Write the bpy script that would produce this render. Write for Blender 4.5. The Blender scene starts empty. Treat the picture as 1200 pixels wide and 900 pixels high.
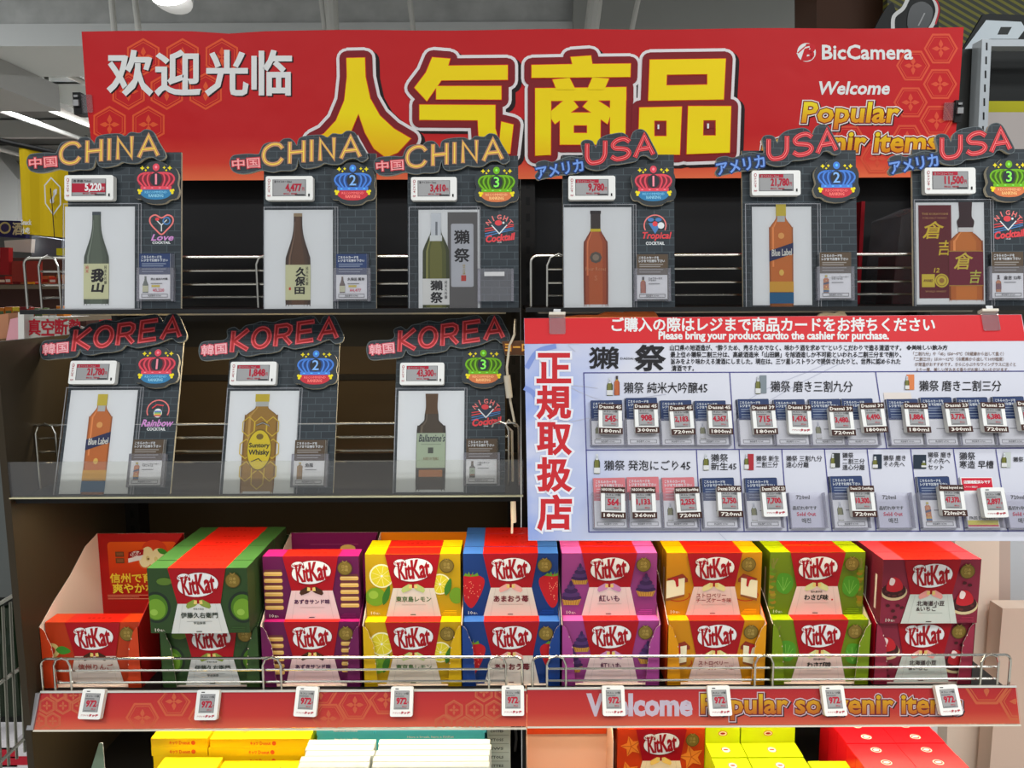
import bpy, math, random
from mathutils import Matrix, Vector
random.seed(7)
S = bpy.context.scene
COL = S.collection
R = math.radians

# ---------------------------------------------------------------- camera
CAMZ, F, PITCH, ROLL = 1.60, 870.0, R(7.1), R(0.25)
cd = bpy.data.cameras.new('camera'); cam = bpy.data.objects.new('camera', cd); COL.objects.link(cam)
cd.sensor_width = 36.0; cd.lens = F*36/1200; cd.clip_start = 0.05; cd.clip_end = 200
fw = Vector((0, math.cos(PITCH), -math.sin(PITCH)))
up0 = Vector((0, math.sin(PITCH), math.cos(PITCH))); rt0 = Vector((1, 0, 0))
rt = rt0*math.cos(ROLL) - up0*math.sin(ROLL); up = up0*math.cos(ROLL) + rt0*math.sin(ROLL)
CP = Vector((0, 0, CAMZ))
cam.matrix_world = Matrix(((rt.x, up.x, -fw.x, 0), (rt.y, up.y, -fw.y, 0), (rt.z, up.z, -fw.z, CAMZ), (0, 0, 0, 1)))
S.camera = cam

# ---------------------------------------------------------------- view, world, ceiling lamps and one added fill
S.view_settings.view_transform = 'Standard'; S.view_settings.look = 'None'
S.view_settings.gamma = 1; S.view_settings.use_curve_mapping = False
S.view_settings.exposure = 0.0
W = bpy.data.worlds.new('world'); S.world = W; W.use_nodes = True
W.node_tree.nodes['Background'].inputs[0].default_value = (0.95, 0.97, 1.0, 1)
W.node_tree.nodes['Background'].inputs[1].default_value = 0.50

def area(name, loc, size, power, color=(1, 1, 1), rot=(0, 0, 0), spread=180):
    l = bpy.data.lights.new(name, 'AREA'); l.shape = 'RECTANGLE'; l.size, l.size_y = size
    l.energy = power; l.color = color; l.spread = R(spread)
    o = bpy.data.objects.new(name, l); o.location = loc; o.rotation_euler = rot; COL.objects.link(o); return o
COOL = (0.97, 0.99, 1.0); WARM = (1.0, 0.86, 0.62)
for x, y, p in ((-1.6, -0.6, 40), (1.6, -0.6, 40), (0, -1.3, 40), (-3.2, 2.6, 40), (0.2, 6.0, 120), (-4.0, 7.0, 200), (3.0, 3.2, 30), (2.3, 0.5, 34)):  # last, unseen lamp is added to brighten the peach panels at the right
    area('ceiling_lamp_and_fill', (x, y, 3.22), (1.2, 0.3), p, COOL)
SHELF_LED = (('top_shelf', -0.42, 1.44, 1.556, 2.2), ('top_shelf', 0.47, 1.31, 1.556, 0.8),
             ('middle_shelf', -0.42, 1.285, 1.235, 1.9), ('middle_shelf', 0.47, 1.285, 1.235, 1.9),
             ('bottom_shelf', -0.42, 1.31, 0.862, 1.6), ('bottom_shelf', 0.47, 1.31, 0.862, 1.6))
for n, x, y, z, p in SHELF_LED:
    area('led_strip_light', (x, y, z), (0.8, 0.02), p, WARM, rot=(R(-8), 0, 0))

# ---------------------------------------------------------------- pixels of the photograph <-> points of the place
def ray(px, py):
    return (fw + rt*((px-600)/F) - up*((py-450)/F))
def at(px, py, Y):
    d = ray(px, py); return CP + d*(Y/d.y)
def atz(px, py, Z):
    d = ray(px, py); return CP + d*((Z-CAMZ)/d.z)
class Plane:
    """a flat thing leaning back by tilt degrees; loc() turns a photo pixel into metres on it"""
    def __init__(s, px, py, Y, tilt=0, yaw=0):
        s.O = at(px, py, Y); t = R(tilt); c = R(yaw)
        rz = Matrix.Rotation(c, 3, 'Z')
        s.U = rz @ Vector((1, 0, 0)); s.V = rz @ Vector((0, math.sin(t), math.cos(t))); s.N = s.U.cross(s.V)
        s.M = Matrix(((s.U.x, s.V.x, s.N.x, s.O.x), (s.U.y, s.V.y, s.N.y, s.O.y), (s.U.z, s.V.z, s.N.z, s.O.z), (0, 0, 0, 1)))
    def loc(s, px, py):
        d = ray(px, py); k = (s.O-CP).dot(s.N)/d.dot(s.N); p = CP + d*k - s.O
        return (p.dot(s.U), p.dot(s.V))

# ---------------------------------------------------------------- materials
def lin(c):
    c /= 255.0
    return c/12.92 if c <= 0.04045 else ((c+0.055)/1.055)**2.4
_m = {}
def mat(r, g, b, rough=0.55, metal=0.0, name=None, spec=0.22, noise=0.0, scale=30, bump=0.0):
    k = (r, g, b, rough, metal, name, noise)
    if k in _m: return _m[k]
    m = bpy.data.materials.new(name or 'paint_%d_%d_%d' % (r, g, b)); m.use_nodes = True
    nt = m.node_tree; p = nt.nodes['Principled BSDF']
    c = (lin(r), lin(g), lin(b), 1); p.inputs['Base Color'].default_value = c
    p.inputs['Roughness'].default_value = rough; p.inputs['Metallic'].default_value = metal
    p.inputs['Specular IOR Level'].default_value = spec
    if noise or bump:
        tc = nt.nodes.new('ShaderNodeTexCoord'); n = nt.nodes.new('ShaderNodeTexNoise'); n.inputs['Scale'].default_value = scale
        n.inputs['Detail'].default_value = 5
        nt.links.new(tc.outputs['Object'], n.inputs['Vector'])
        if noise:
            mx = nt.nodes.new('ShaderNodeMix'); mx.data_type = 'RGBA'
            mx.inputs[6].default_value = tuple(v*(1-noise) for v in c[:3])+(1,); mx.inputs[7].default_value = tuple(min(1, v*(1+noise)) for v in c[:3])+(1,)
            nt.links.new(n.outputs[0], mx.inputs[0]); nt.links.new(mx.outputs[2], p.inputs['Base Color'])
        if bump:
            bp = nt.nodes.new('ShaderNodeBump'); bp.inputs['Strength'].default_value = bump; bp.inputs['Distance'].default_value = 0.01
            nt.links.new(n.outputs[0], bp.inputs['Height']); nt.links.new(bp.outputs[0], p.inputs['Normal'])
    _m[k] = m; return m
def grad(name, stops, v0, v1, axis=1, rough=0.5, slant=0.0, bump=0.0):
    """print colour running along the object's own u or v axis, from v0 to v1 metres"""
    m = bpy.data.materials.new(name); m.use_nodes = True; nt = m.node_tree; p = nt.nodes['Principled BSDF']
    p.inputs['Roughness'].default_value = rough; p.inputs['Specular IOR Level'].default_value = 0.2
    tc = nt.nodes.new('ShaderNodeTexCoord'); sp = nt.nodes.new('ShaderNodeSeparateXYZ'); nt.links.new(tc.outputs['Object'], sp.inputs[0])
    mr = nt.nodes.new('ShaderNodeMapRange'); mr.inputs['From Min'].default_value = v0; mr.inputs['From Max'].default_value = v1
    src = sp.outputs[axis]
    if slant:
        ma = nt.nodes.new('ShaderNodeMath'); ma.operation = 'MULTIPLY_ADD'; ma.inputs[1].default_value = slant
        nt.links.new(sp.outputs[1-axis], ma.inputs[0]); nt.links.new(src, ma.inputs[2]); src = ma.outputs[0]
    nt.links.new(src, mr.inputs[0]); cr = nt.nodes.new('ShaderNodeValToRGB'); nt.links.new(mr.outputs[0], cr.inputs[0])
    e = cr.color_ramp.elements
    while len(e) < len(stops): e.new(0.5)
    for i, (t, c) in enumerate(stops):
        e[i].position = t; e[i].color = (lin(c[0]), lin(c[1]), lin(c[2]), 1)
    nt.links.new(cr.outputs[0], p.inputs['Base Color'])
    if bump:
        n = nt.nodes.new('ShaderNodeTexNoise'); n.inputs['Scale'].default_value = 5; n.inputs['Detail'].default_value = 3
        nt.links.new(tc.outputs['Object'], n.inputs['Vector'])
        bp = nt.nodes.new('ShaderNodeBump'); bp.inputs['Strength'].default_value = bump; bp.inputs['Distance'].default_value = 0.02
        nt.links.new(n.outputs[0], bp.inputs['Height']); nt.links.new(bp.outputs[0], p.inputs['Normal'])
    return m
def clear(name, tint=(1, 1, 1), amount=0.06, rough=0.05, haze=0.0):
    m = bpy.data.materials.new(name); m.use_nodes = True; nt = m.node_tree; nt.nodes.clear()
    o = nt.nodes.new('ShaderNodeOutputMaterial'); t = nt.nodes.new('ShaderNodeBsdfTransparent'); g = nt.nodes.new('ShaderNodeBsdfGlossy')
    t.inputs[0].default_value = (*tint, 1); g.inputs[0].default_value = (1, 1, 1, 1); g.inputs['Roughness'].default_value = rough
    f = nt.nodes.new('ShaderNodeFresnel'); f.inputs[0].default_value = 1.45
    mx = nt.nodes.new('ShaderNodeMixShader'); nt.links.new(f.outputs[0], mx.inputs[0]); nt.links.new(t.outputs[0], mx.inputs[1]); nt.links.new(g.outputs[0], mx.inputs[2])
    out = mx
    if haze:
        d = nt.nodes.new('ShaderNodeBsdfDiffuse'); d.inputs[0].default_value = (0.8, 0.8, 0.85, 1)
        m2 = nt.nodes.new('ShaderNodeMixShader'); m2.inputs[0].default_value = haze
        nt.links.new(mx.outputs[0], m2.inputs[1]); nt.links.new(d.outputs[0], m2.inputs[2]); out = m2
    nt.links.new(out.outputs[0], o.inputs[0]); return m
def brick_print():
    m = bpy.data.materials.new('slate_brick_print'); m.use_nodes = True; nt = m.node_tree; p = nt.nodes['Principled BSDF']
    p.inputs['Roughness'].default_value = 0.5; p.inputs['Specular IOR Level'].default_value = 0.2
    tc = nt.nodes.new('ShaderNodeTexCoord'); b = nt.nodes.new('ShaderNodeTexBrick'); nt.links.new(tc.outputs['Object'], b.inputs['Vector'])
    b.inputs['Scale'].default_value = 1.0; b.inputs['Brick Width'].default_value = 0.027; b.inputs['Row Height'].default_value = 0.0125
    b.inputs['Mortar Size'].default_value = 0.0006; b.inputs['Mortar Smooth'].default_value = 0.4; b.inputs['Bias'].default_value = -0.2
    b.inputs['Color1'].default_value = (lin(50), lin(57), lin(62), 1); b.inputs['Color2'].default_value = (lin(42), lin(48), lin(53), 1)
    b.inputs['Mortar'].default_value = (lin(76), lin(86), lin(91), 1)
    nt.links.new(b.outputs[0], p.inputs['Base Color']); return m
def glow(name, rgb, k):
    m = bpy.data.materials.new(name); m.use_nodes = True; p = m.node_tree.nodes['Principled BSDF']
    p.inputs['Emission Color'].default_value = (*rgb, 1); p.inputs['Emission Strength'].default_value = k; return m

WHITE = mat(225, 226, 224); PAPER = mat(214, 216, 217, 0.5); BLACK = mat(18, 18, 19, 0.5); INK = mat(30, 28, 32)
SLATE = mat(55, 62, 67, 0.45); FOAM = mat(200, 190, 165, 0.7); BRICK = brick_print()
CHROME = mat(200, 198, 190, 0.22, 1.0, name='chrome_wire'); STEEL = mat(150, 150, 150, 0.35, 0.9)
DARK = mat(24, 22, 21, 0.5, name='black_powder_coat'); BACKP = mat(58, 47, 32, 0.42, name='led_lit_back_panel', noise=0.12, scale=4)  # LED light on the dark back panel is put into its brown
YEL = mat(235, 215, 30); RED = mat(196, 30, 40); KITRED = mat(156, 12, 24, 0.4)
CLEAR = clear('clear_sleeve'); ACRYL = clear('acrylic', (0.95, 0.95, 0.92), haze=0.025); POCKET = clear('pocket_plastic', (0.92, 0.91, 0.95), haze=0.10)
TAGW = mat(228, 228, 224, 0.35, name='price_tag_shell'); LCD = mat(150, 150, 150, 0.3, name='e_paper'); TAGRED = mat(170, 25, 50)

# ---------------------------------------------------------------- lettering
_g = {}
def glyphs(s, res=2):
    k = (s, res)
    if not s.strip(): return ([], [], [], (0, 0, 1, 1))
    if k in _g: return _g[k]
    out = []
    for fill in ('FRONT', 'NONE'):
        c = bpy.data.curves.new('lettering', 'FONT'); c.body = s; c.resolution_u = res; c.size = 1; c.fill_mode = fill
        o = bpy.data.objects.new('lettering', c); m = o.to_mesh()
        out.append(([(v.co.x, v.co.y) for v in m.vertices], [tuple(p.vertices) for p in m.polygons], [tuple(e.vertices) for e in m.edges]))
        o.to_mesh_clear(); bpy.data.objects.remove(o); bpy.data.curves.remove(c)
    V, T, _ = out[0]; CV, _, E = out[1]
    nxt = {}
    for a, b in E: nxt.setdefault(a, []).append(b); nxt.setdefault(b, []).append(a)
    seen = set(); loops = []
    for a in range(len(CV)):
        if a in seen or a not in nxt: continue
        lp = [a]; seen.add(a); cur = a
        while True:
            n = [b for b in nxt[cur] if b not in seen]
            if not n: break
            cur = n[0]; seen.add(cur); lp.append(cur)
        if len(lp) > 2: loops.append([CV[i] for i in lp])
    xs = [v[0] for v in V] or [0, 1]; ys = [v[1] for v in V] or [0, 1]
    _g[k] = (V, T, loops, (min(xs), min(ys), max(xs), max(ys))); return _g[k]

def catmull(pts, n=3, closed=True):
    L = len(pts); out = []
    rng = range(L) if closed else range(L-1)
    for i in rng:
        g = (lambda j: pts[j % L]) if closed else (lambda j: pts[max(0, min(L-1, j))])
        p0, p1, p2, p3 = g(i-1), g(i), g(i+1), g(i+2)
        for k in range(n):
            t = k/n
            out.append(tuple(0.5*((2*p1[a]) + (p2[a]-p0[a])*t + (2*p0[a]-5*p1[a]+4*p2[a]-p3[a])*t*t + (3*p1[a]-p0[a]-3*p2[a]+p3[a])*t**3) for a in (0, 1)))
    if not closed: out.append(tuple(pts[-1]))
    return out
def arc(cx, cy, rx, ry, a0=0, a1=360, n=20, rot=0):
    full = abs(a1-a0) >= 360; out = []; c, s = math.cos(R(rot)), math.sin(R(rot))
    for i in range(n if full else n+1):
        a = R(a0+(a1-a0)*i/n); x, y = rx*math.cos(a), ry*math.sin(a)
        out.append((cx+x*c-y*s, cy+x*s+y*c))
    return out

class MB:
    """collects flat print, slabs, boxes and tubes; build() links them as one mesh object.
    T maps drawing units (x, y) to metres (u, v)."""
    def __init__(s, T=None, w=0.0):
        s.v = []; s.f = []; s.m = []; s.mi = []; s.T = T or (lambda x, y: (x, y)); s.w = w; s.sm = []; s.k = 0; s.mod = 11
    def _mat(s, m):
        if m not in s.m: s.m.append(m)
        return s.m.index(m)
    def face(s, pts3, m, smooth=False):
        b = len(s.v); s.v += pts3; s.f.append(tuple(range(b, b+len(pts3)))); s.mi.append(s._mat(m)); s.sm.append(smooth)
    def step(s, n=1): s.w += 0.00013*n; return s
    def jw(s, w):      # overlapping inks of one layer lie a few microns apart
        s.k = s.k % (s.mod-1)+1; return w+s.k*1e-5
    def poly(s, pts, m, w=None):
        w = s.jw(s.w if w is None else w)
        q = [s.T(*p) for p in pts]
        a = sum(q[i][0]*q[(i+1) % len(q)][1]-q[(i+1) % len(q)][0]*q[i][1] for i in range(len(q)))
        if a < 0: q.reverse()
        s.face([(x, y, w) for x, y in q], m)
    def rect(s, x0, y0, x1, y1, m, w=None): s.poly([(x0, y0), (x1, y0), (x1, y1), (x0, y1)], m, w)
    def ell(s, cx, cy, rx, ry, m, n=20, rot=0, w=None): s.poly(arc(cx, cy, rx, ry, n=n, rot=rot), m, w)
    def stroke(s, pts, width, m, closed=False, w=None, metric=False, ext=.6):
        """ribbon with mitred joints; width in drawing units unless metric"""
        w = s.w if w is None else w
        q = [s.T(*p) for p in pts]
        if not metric:
            a = s.T(*pts[0]); b = s.T(pts[0][0]+1, pts[0][1]); width = width*math.hypot(b[0]-a[0], b[1]-a[1])
        h = width/2
        r = [q[0]]
        for p in q[1:]:
            if math.hypot(p[0]-r[-1][0], p[1]-r[-1][1]) > 1e-7: r.append(p)
        if closed and len(r) > 2 and math.hypot(r[0][0]-r[-1][0], r[0][1]-r[-1][1]) < 1e-7: r.pop()
        q = r; n = len(q)
        if n < 2: return
        def nrm(a, b):
            dx, dy = b[0]-a[0], b[1]-a[1]; l = math.hypot(dx, dy) or 1; return (-dy/l, dx/l)
        L, Rr = [], []
        for i in range(n):
            if closed: n0 = nrm(q[i-1], q[i]); n1 = nrm(q[i], q[(i+1) % n])
            else:
                n0 = nrm(q[max(0, i-1)], q[i]) if i > 0 else nrm(q[0], q[1])
                n1 = nrm(q[i], q[i+1]) if i < n-1 else n0
            mx, my = n0[0]+n1[0], n0[1]+n1[1]; l = math.hypot(mx, my)
            if l < 0.3: mx, my, k = n1[0], n1[1], 1
            else: mx /= l; my /= l; k = min(1.7, 1/max(0.2, mx*n1[0]+my*n1[1]))
            L.append((q[i][0]+mx*h*k, q[i][1]+my*h*k)); Rr.append((q[i][0]-mx*h*k, q[i][1]-my*h*k))
        if not closed:   # square the ends off a little past the end points
            for arr_i, j in ((0, 1), (n-1, n-2)):
                dx, dy = q[arr_i][0]-q[j][0], q[arr_i][1]-q[j][1]; l = math.hypot(dx, dy) or 1
                for A in (L, Rr): A[arr_i] = (A[arr_i][0]+dx/l*h*ext, A[arr_i][1]+dy/l*h*ext)
        for i in range(n if closed else n-1):
            j = (i+1) % n
            z = s.jw(w); s.face([(*Rr[i], z), (*Rr[j], z), (*L[j], z), (*L[i], z)], m)
    def grow(s, polys, width, m, w=None):
        for p in polys:
            s.poly(p, m, w); n = len(p)
            for i in range(n):
                a, c = p[i], p[(i+1) % n]; s.stroke([a, c], width*2, m, False, w, ext=0); s.ell(a[0], a[1], width, width, m, 16, w=w)
    def text(s, t, x0, y0, x1, y1, m, bold=0.0, shear=0.0, rot=0.0, res=2, w=None, keep=None, dx=0, dy=0):
        """lettering fitted to the box (x0,y0)-(x1,y1) given in drawing units (y may run down);
        bold = stroke width in em; keep = 'l' or 'c' keeps the letter proportions inside the box"""
        V, Tr, loops, bb = glyphs(t, res)
        if not V: return
        w = s.w if w is None else w
        bw, bh = bb[2]-bb[0] or 1, bb[3]-bb[1] or 1
        sx, sy = (x1-x0)/bw, (y1-y0)/bh
        ox = x0
        if keep:
            k = min(abs(sx), abs(sy)); nsx = math.copysign(k, sx); nsy = math.copysign(k, sy)
            if keep == 'c': ox = (x0+x1)/2-nsx*bw/2
            y0 = (y0+y1)/2-nsy*bh/2; y1 = y0+nsy*bh; sx, sy = nsx, nsy
        cx, cy = (x0+x1)/2, (y0+y1)/2; c, sn = math.cos(R(rot)), math.sin(R(rot))
        def X(p):
            x = ox+(p[0]-bb[0]+shear*(p[1]-bb[1]))*sx+dx; y = y0+(p[1]-bb[1])*sy+dy
            if rot: x, y = cx+(x-cx)*c-(y-cy)*sn, cy+(x-cx)*sn+(y-cy)*c
            return s.T(x, y)
        P = [X(p) for p in V]; b = len(s.v); s.v += [(x, y, w) for x, y in P]; k = s._mat(m)
        for tr in Tr:
            a = sum(P[tr[i]][0]*P[tr[(i+1) % len(tr)]][1]-P[tr[(i+1) % len(tr)]][0]*P[tr[i]][1] for i in range(len(tr)))
            tr = tr if a > 0 else tr[::-1]
            s.f.append(tuple(b+i for i in tr)); s.mi.append(k); s.sm.append(False)
        if bold:
            a = X((0, 0)); c2 = X((0, 1)); c3_ = X((1, 0)); em = min(math.hypot(c2[0]-a[0], c2[1]-a[1]), 1.15*math.hypot(c3_[0]-a[0], c3_[1]-a[1]))
            LP = [[X(p) for p in lp] for lp in loops]; T0 = s.T; s.T = lambda x, y: (x, y)
            for lp in LP: s.stroke(lp, bold*em, m, True, w, metric=True)
            s.T = T0
    def slab(s, pts, z0, z1, mf, ms=None, back=True):
        ms = ms or mf; q = [s.T(*p) for p in pts]
        if sum(q[i][0]*q[(i+1) % len(q)][1]-q[(i+1) % len(q)][0]*q[i][1] for i in range(len(q))) < 0: q.reverse()
        s.face([(x, y, z1) for x, y in q], mf)
        if back: s.face([(x, y, z0) for x, y in reversed(q)], ms)
        for i in range(len(q)):
            a, b = q[i], q[(i+1) % len(q)]
            s.face([(a[0], a[1], z0), (b[0], b[1], z0), (b[0], b[1], z1), (a[0], a[1], z1)], ms)
    def box(s, x0, x1, y0, y1, z0, z1, m, top=None, front=None):
        v = [(x, y, z) for z in (z0, z1) for y in (y0, y1) for x in (x0, x1)]
        for ids, mm in (((0, 2, 3, 1), m), ((4, 5, 7, 6), top or m), ((0, 1, 5, 4), front or m), ((2, 6, 7, 3), m), ((0, 4, 6, 2), m), ((1, 3, 7, 5), m)):
            s.face([v[i] for i in ids], mm)
    def tube(s, pts, r, m, n=8):
        P = [Vector(p) for p in pts]; rings = []
        for i, p in enumerate(P):
            t = (P[min(i+1, len(P)-1)]-P[max(i-1, 0)]).normalized()
            a = t.orthogonal().normalized() if i == 0 else (prev - t*prev.dot(t)).normalized()
            prev = a; b = t.cross(a)
            rings.append([tuple(p+(a*math.cos(2*math.pi*k/n)+b*math.sin(2*math.pi*k/n))*r) for k in range(n)])
        for i in range(len(rings)-1):
            for k in range(n):
                s.face([rings[i][k], rings[i][(k+1) % n], rings[i+1][(k+1) % n], rings[i+1][k]], m, True)
        s.face(rings[0][::-1], m); s.face(rings[-1], m)
    def mesh(s, name):
        me = bpy.data.meshes.new(name); me.from_pydata(s.v, [], s.f)
        for m in s.m: me.materials.append(m)
        me.polygons.foreach_set('material_index', s.mi); me.polygons.foreach_set('use_smooth', s.sm); me.update(); return me
    def build(s, name, parent=None, M=None): return link(name, s.mesh(name), parent, M)
def link(name, me, parent=None, M=None):
    o = bpy.data.objects.new(name, me); COL.objects.link(o)
    if parent is not None: o.parent = parent
    if M is not None:
        if parent is not None: o.matrix_local = M
        else: o.matrix_world = M
    return o
def tag(o, label=None, cat=None, group=None, kind=None):
    if label: o['label'] = label
    if cat: o['category'] = cat
    if group: o['group'] = group
    if kind: o['kind'] = kind
    return o
def thing(name, label, cat, M=None, group=None):
    o = bpy.data.objects.new(name, None); o.empty_display_size = 0.02; COL.objects.link(o)
    if M is not None: o.matrix_world = M
    return tag(o, label, cat, group)
def T3(x, y, z): return Matrix.Translation((x, y, z))
UP = Matrix(((1, 0, 0, 0), (0, 0, -1, 0), (0, 1, 0, 0), (0, 0, 0, 1)))    # drawing plane (u, v, w) standing upright, facing the aisle
def rrect(x0, y0, x1, y1, r, n=3):
    out = []
    for cx, cy, a in ((x1-r, y1-r, 0), (x0+r, y1-r, 90), (x0+r, y0+r, 180), (x1-r, y0+r, 270)):
        out += [(cx+r*math.cos(R(a+90*i/n)), cy+r*math.sin(R(a+90*i/n))) for i in range(n+1)]
    return out

# ================================================================ the setting
def struct(name, b, M=None): return tag(b.build(name, None, M), kind='structure')
XL, XM, XR = -0.865, 0.0195, 0.905          # left end, seam and right end of the two bays
YB = 1.655                                  # back panel
ZT, ZMID, ZK, ZLOW = 1.572, 1.247, 0.878, 0.644
CONC = mat(176, 178, 176, 0.9, noise=0.34, scale=9, bump=0.3, name='board_marked_concrete')
GREYP = mat(196, 199, 198, 0.8, name='pale_grey_paint'); BEIGE = mat(170, 158, 146, 0.85, name='beige_paint')
b = MB(); b.box(-9, 9, -1.5, 16, -0.05, 0, mat(206, 202, 194, 0.35, noise=.06, scale=3, name='vinyl_floor')); struct('floor', b)
b = MB(); b.box(-9, 9, -1.5, 16, 3.50, 3.60, mat(120, 122, 120, 0.9, noise=0.15, scale=2, name='dark_ceiling_slab')); struct('ceiling', b)
b = MB(); b.box(-9, 9, 16, 16.1, 0, 3.5, mat(190, 190, 184, 0.9)); struct('wall_back', b)
b = MB(); b.box(-9.1, -9, -4, 16, 0, 3.5, mat(185, 186, 184, 0.9)); struct('wall_left', b)
b = MB(); b.box(9, 9.1, -4, 16, 0, 3.5, mat(185, 180, 170, 0.9)); struct('wall_right', b)
b = MB(); b.box(-9, 1.75, 4.0, 4.5, 2.965, 3.5, CONC); struct('trim_1', b).name = 'concrete_beam'
b = MB(); b.box(-9, 1.75, 3.98, 4.52, 2.855, 2.963, GREYP, mat(188, 176, 160, .9)); struct('steel_lintel', b)
b = MB(); b.box(-5.5, -2.74, 2.3, 4.69, 2.70, 2.853, mat(165, 165, 163, .9)); struct('boxed_duct', b)
# far ceiling: ribs, strip lights, ducts
for i, y in enumerate((5.6, 7.0, 8.4, 9.8, 11.2, 12.6, 14)):
    b = MB(); b.box(-8.5, 2, y, y+.09, 3.30, 3.48, mat(176, 178, 174, .8)); struct('ceiling_rib', b)
for i, x in enumerate((-7.6, -6.6, -5.6, -4.4, -3.2)):
    b = MB(); b.tube([(x, 4.7, 3.17), (x, 15.5, 3.17)], 0.022, mat(200, 200, 196, .5)); struct('ceiling_conduit', b)
TUBE = glow('lamp_tube', (1, 1, .97), 1.6)
for i, (x, y) in enumerate(((-3.6, 6.3), (-4.6, 8.6), (-6.3, 9.2), (-7.6, 12.4), (-5.6, 12.8))):
    t = thing('ceiling_strip_lamp', 'white strip lamp hanging in the far ceiling, number %s counted from the banner outwards' % ('one', 'two', 'three', 'four', 'five')[i], 'lamp', T3(x, y, 3.02), 'far ceiling lamps')
    b = MB(); b.box(-.08, .08, -.6, .6, 0.02, .06, mat(215, 215, 212)); b.box(-.01, .01, -.3, -.28, .06, .28, STEEL); b.box(-.01, .01, .28, .3, .06, .28, STEEL); b.build('housing', t)
    b = MB(); b.tube([(0, -.56, 0), (0, .56, 0)], .014, TUBE); b.build('lamp_tube', t)
# pipes coming down from the top edge of the picture
PIPE = mat(190, 190, 184, .5)
for i, (x0, y0, x1, y1, r) in enumerate(((129, -20, 136, 60, .014), (156, -20, 165, 60, .014), (374, -20, 384, 60, .012), (380, -20, 388, 60, .012), (387, -20, 391, 60, .03), (478, -20, 487, 60, .012), (700, -20, 690, 60, .035), (752, -20, 735, 60, .012))):
    p, q = at(x0, y0, 3.6), at(x1, y1, 3.6)
    b = MB(); b.tube([tuple(p), tuple(q)], r, PIPE, 10); o = struct('ceiling_pipe', b)
p = at(594, 3, 3.2)
t = thing('round_ceiling_lamp', 'bright round ceiling lamp at the very top edge above the banner', 'lamp', T3(at(199, -2, 3.4).x, 3.4, at(199, -2, 3.4).z))
b = MB(); b.ell(0, 0, .075, .045, glow('lamp_disc', (1, 1, 1), 6), 24); b.build('lamp_disc', t, Matrix.Rotation(R(60), 4, 'X'))
b = MB(); b.tube([(0, .02, .0), (0, .05, .07)], .085, mat(220, 220, 218), 20); b.build('housing', t)
b = MB(); b.box(at(672, 20, 3.9).x, 1.75, 3.9, 3.96, at(700, 38, 3.9).z, 3.5, mat(150, 152, 148, .9)); struct('ceiling_panel', b)

# ---- far shop on the left, seen past the end of the shelves
def card(name, pts, Y, thick, m, side=None):
    """an upright slab with a real thickness standing at depth Y"""
    o = at(pts[0][0], pts[0][1], Y); b = MB()
    q = [(at(x, y, Y)-o) for x, y in pts]; b.slab([(v.x, v.z) for v in q], -thick, 0, m, side)
    return b, T3(*o) @ UP
b, M = card('x', [(-14, 168), (21, 210), (21, 262), (-14, 262)], 9, .3, mat(188, 190, 188, .8)); struct('far_bulkhead', b, M)
b = MB(); b.box(-8.5, -4.5, 9.3, 9.6, 0, 1.75, mat(150, 40, 38, .8)); o = tag(b.build('far_display_wall'), 'red covered far display wall beyond the end of the shelves', 'display')
pl = Plane(22, 272, 3.5)
t = thing('hanging_flag', 'yellow cloth flag with a white hexagon hung beside the shelf end', 'flag', pl.M)
b = MB(pl.loc)
FLAGY = mat(216, 184, 26, .85, name='yellow_cloth')
pts = [(22, 172), (38, 176), (60, 180), (82, 184), (80, 278), (58, 279), (40, 277), (27, 274)]
q = [pl.loc(*p) for p in pts]
n = 14
for i in range(n):          # softly folded cloth
    a0, a1 = i/n, (i+1)/n
    def e(a, top):
        x = 22+60*a if top else 27+53*a; y = 172+12*a if top else 274+5*a
        u, v = pl.loc(x, y); return (u, v, 0.012*math.sin(a*11))
    b.face([e(a0, 0), e(a1, 0), e(a1, 1), e(a0, 1)], FLAGY, True)
b.build('cloth', t)
b = MB(pl.loc, .02)
b.stroke([(63, 209), (73.5, 220), (74, 240), (65.5, 252), (56.5, 239), (55.5, 218)], 1.4, WHITE, True)
b.stroke([(69, 223), (66, 231), (63, 238)], 2.2, WHITE); b.ell(67.5, 226, 2.2, 3.2, WHITE); b.ell(64, 236, 2.4, 3, WHITE)
b.text('Snack', 28, 264, 40, 258, WHITE, .06); b.text('小吃', 28.5, 274, 38, 267, WHITE, .06)
b.stroke([(64, 222), (66, 245), (68.5, 279)], 1.2, mat(60, 35, 30), w=.03)
b.build('printed_sign', t)
b = MB(); p0 = pl.loc(18, 169); p1 = pl.loc(84, 183); b.tube([(p0[0], p0[1], .01), (p1[0], p1[1], .01)], .012, BLACK); b.tube([(p0[0]-.7, p0[1]+.17, .01), (p0[0], p0[1], .01)], .012, BLACK); b.tube([(p0[0]-.7, p0[1]+.2, .01), (p0[0]-.7, -pl.O.z, .01)], .015, BLACK); b.build('flag_rod', t)
pl = Plane(-6, 278, 6)
b = MB(pl.loc); b.slab([(-10, 258), (30, 259), (30, 279), (-10, 277)], -.05, 0, mat(38, 36, 84)); b.w = .002
b.ell(6, 267, 7, 7, mat(200, 185, 120)); b.step(); b.ell(6, 267, 5, 5, mat(60, 50, 90)); b.text('酒', 15, 275, 26, 261, mat(215, 205, 160), .06)
tag(b.build('hanging_sign', None, pl.M), 'dark blue far hanging sign reading 酒 with a round crest', 'sign')
b, M = card('x', [(37, 276), (72, 281), (74, 320), (37, 320)], 6.5, .3, mat(95, 100, 108)); tag(b.build('grey_column', None, M), 'grey square column behind the bottom of the yellow flag', 'column')
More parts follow.
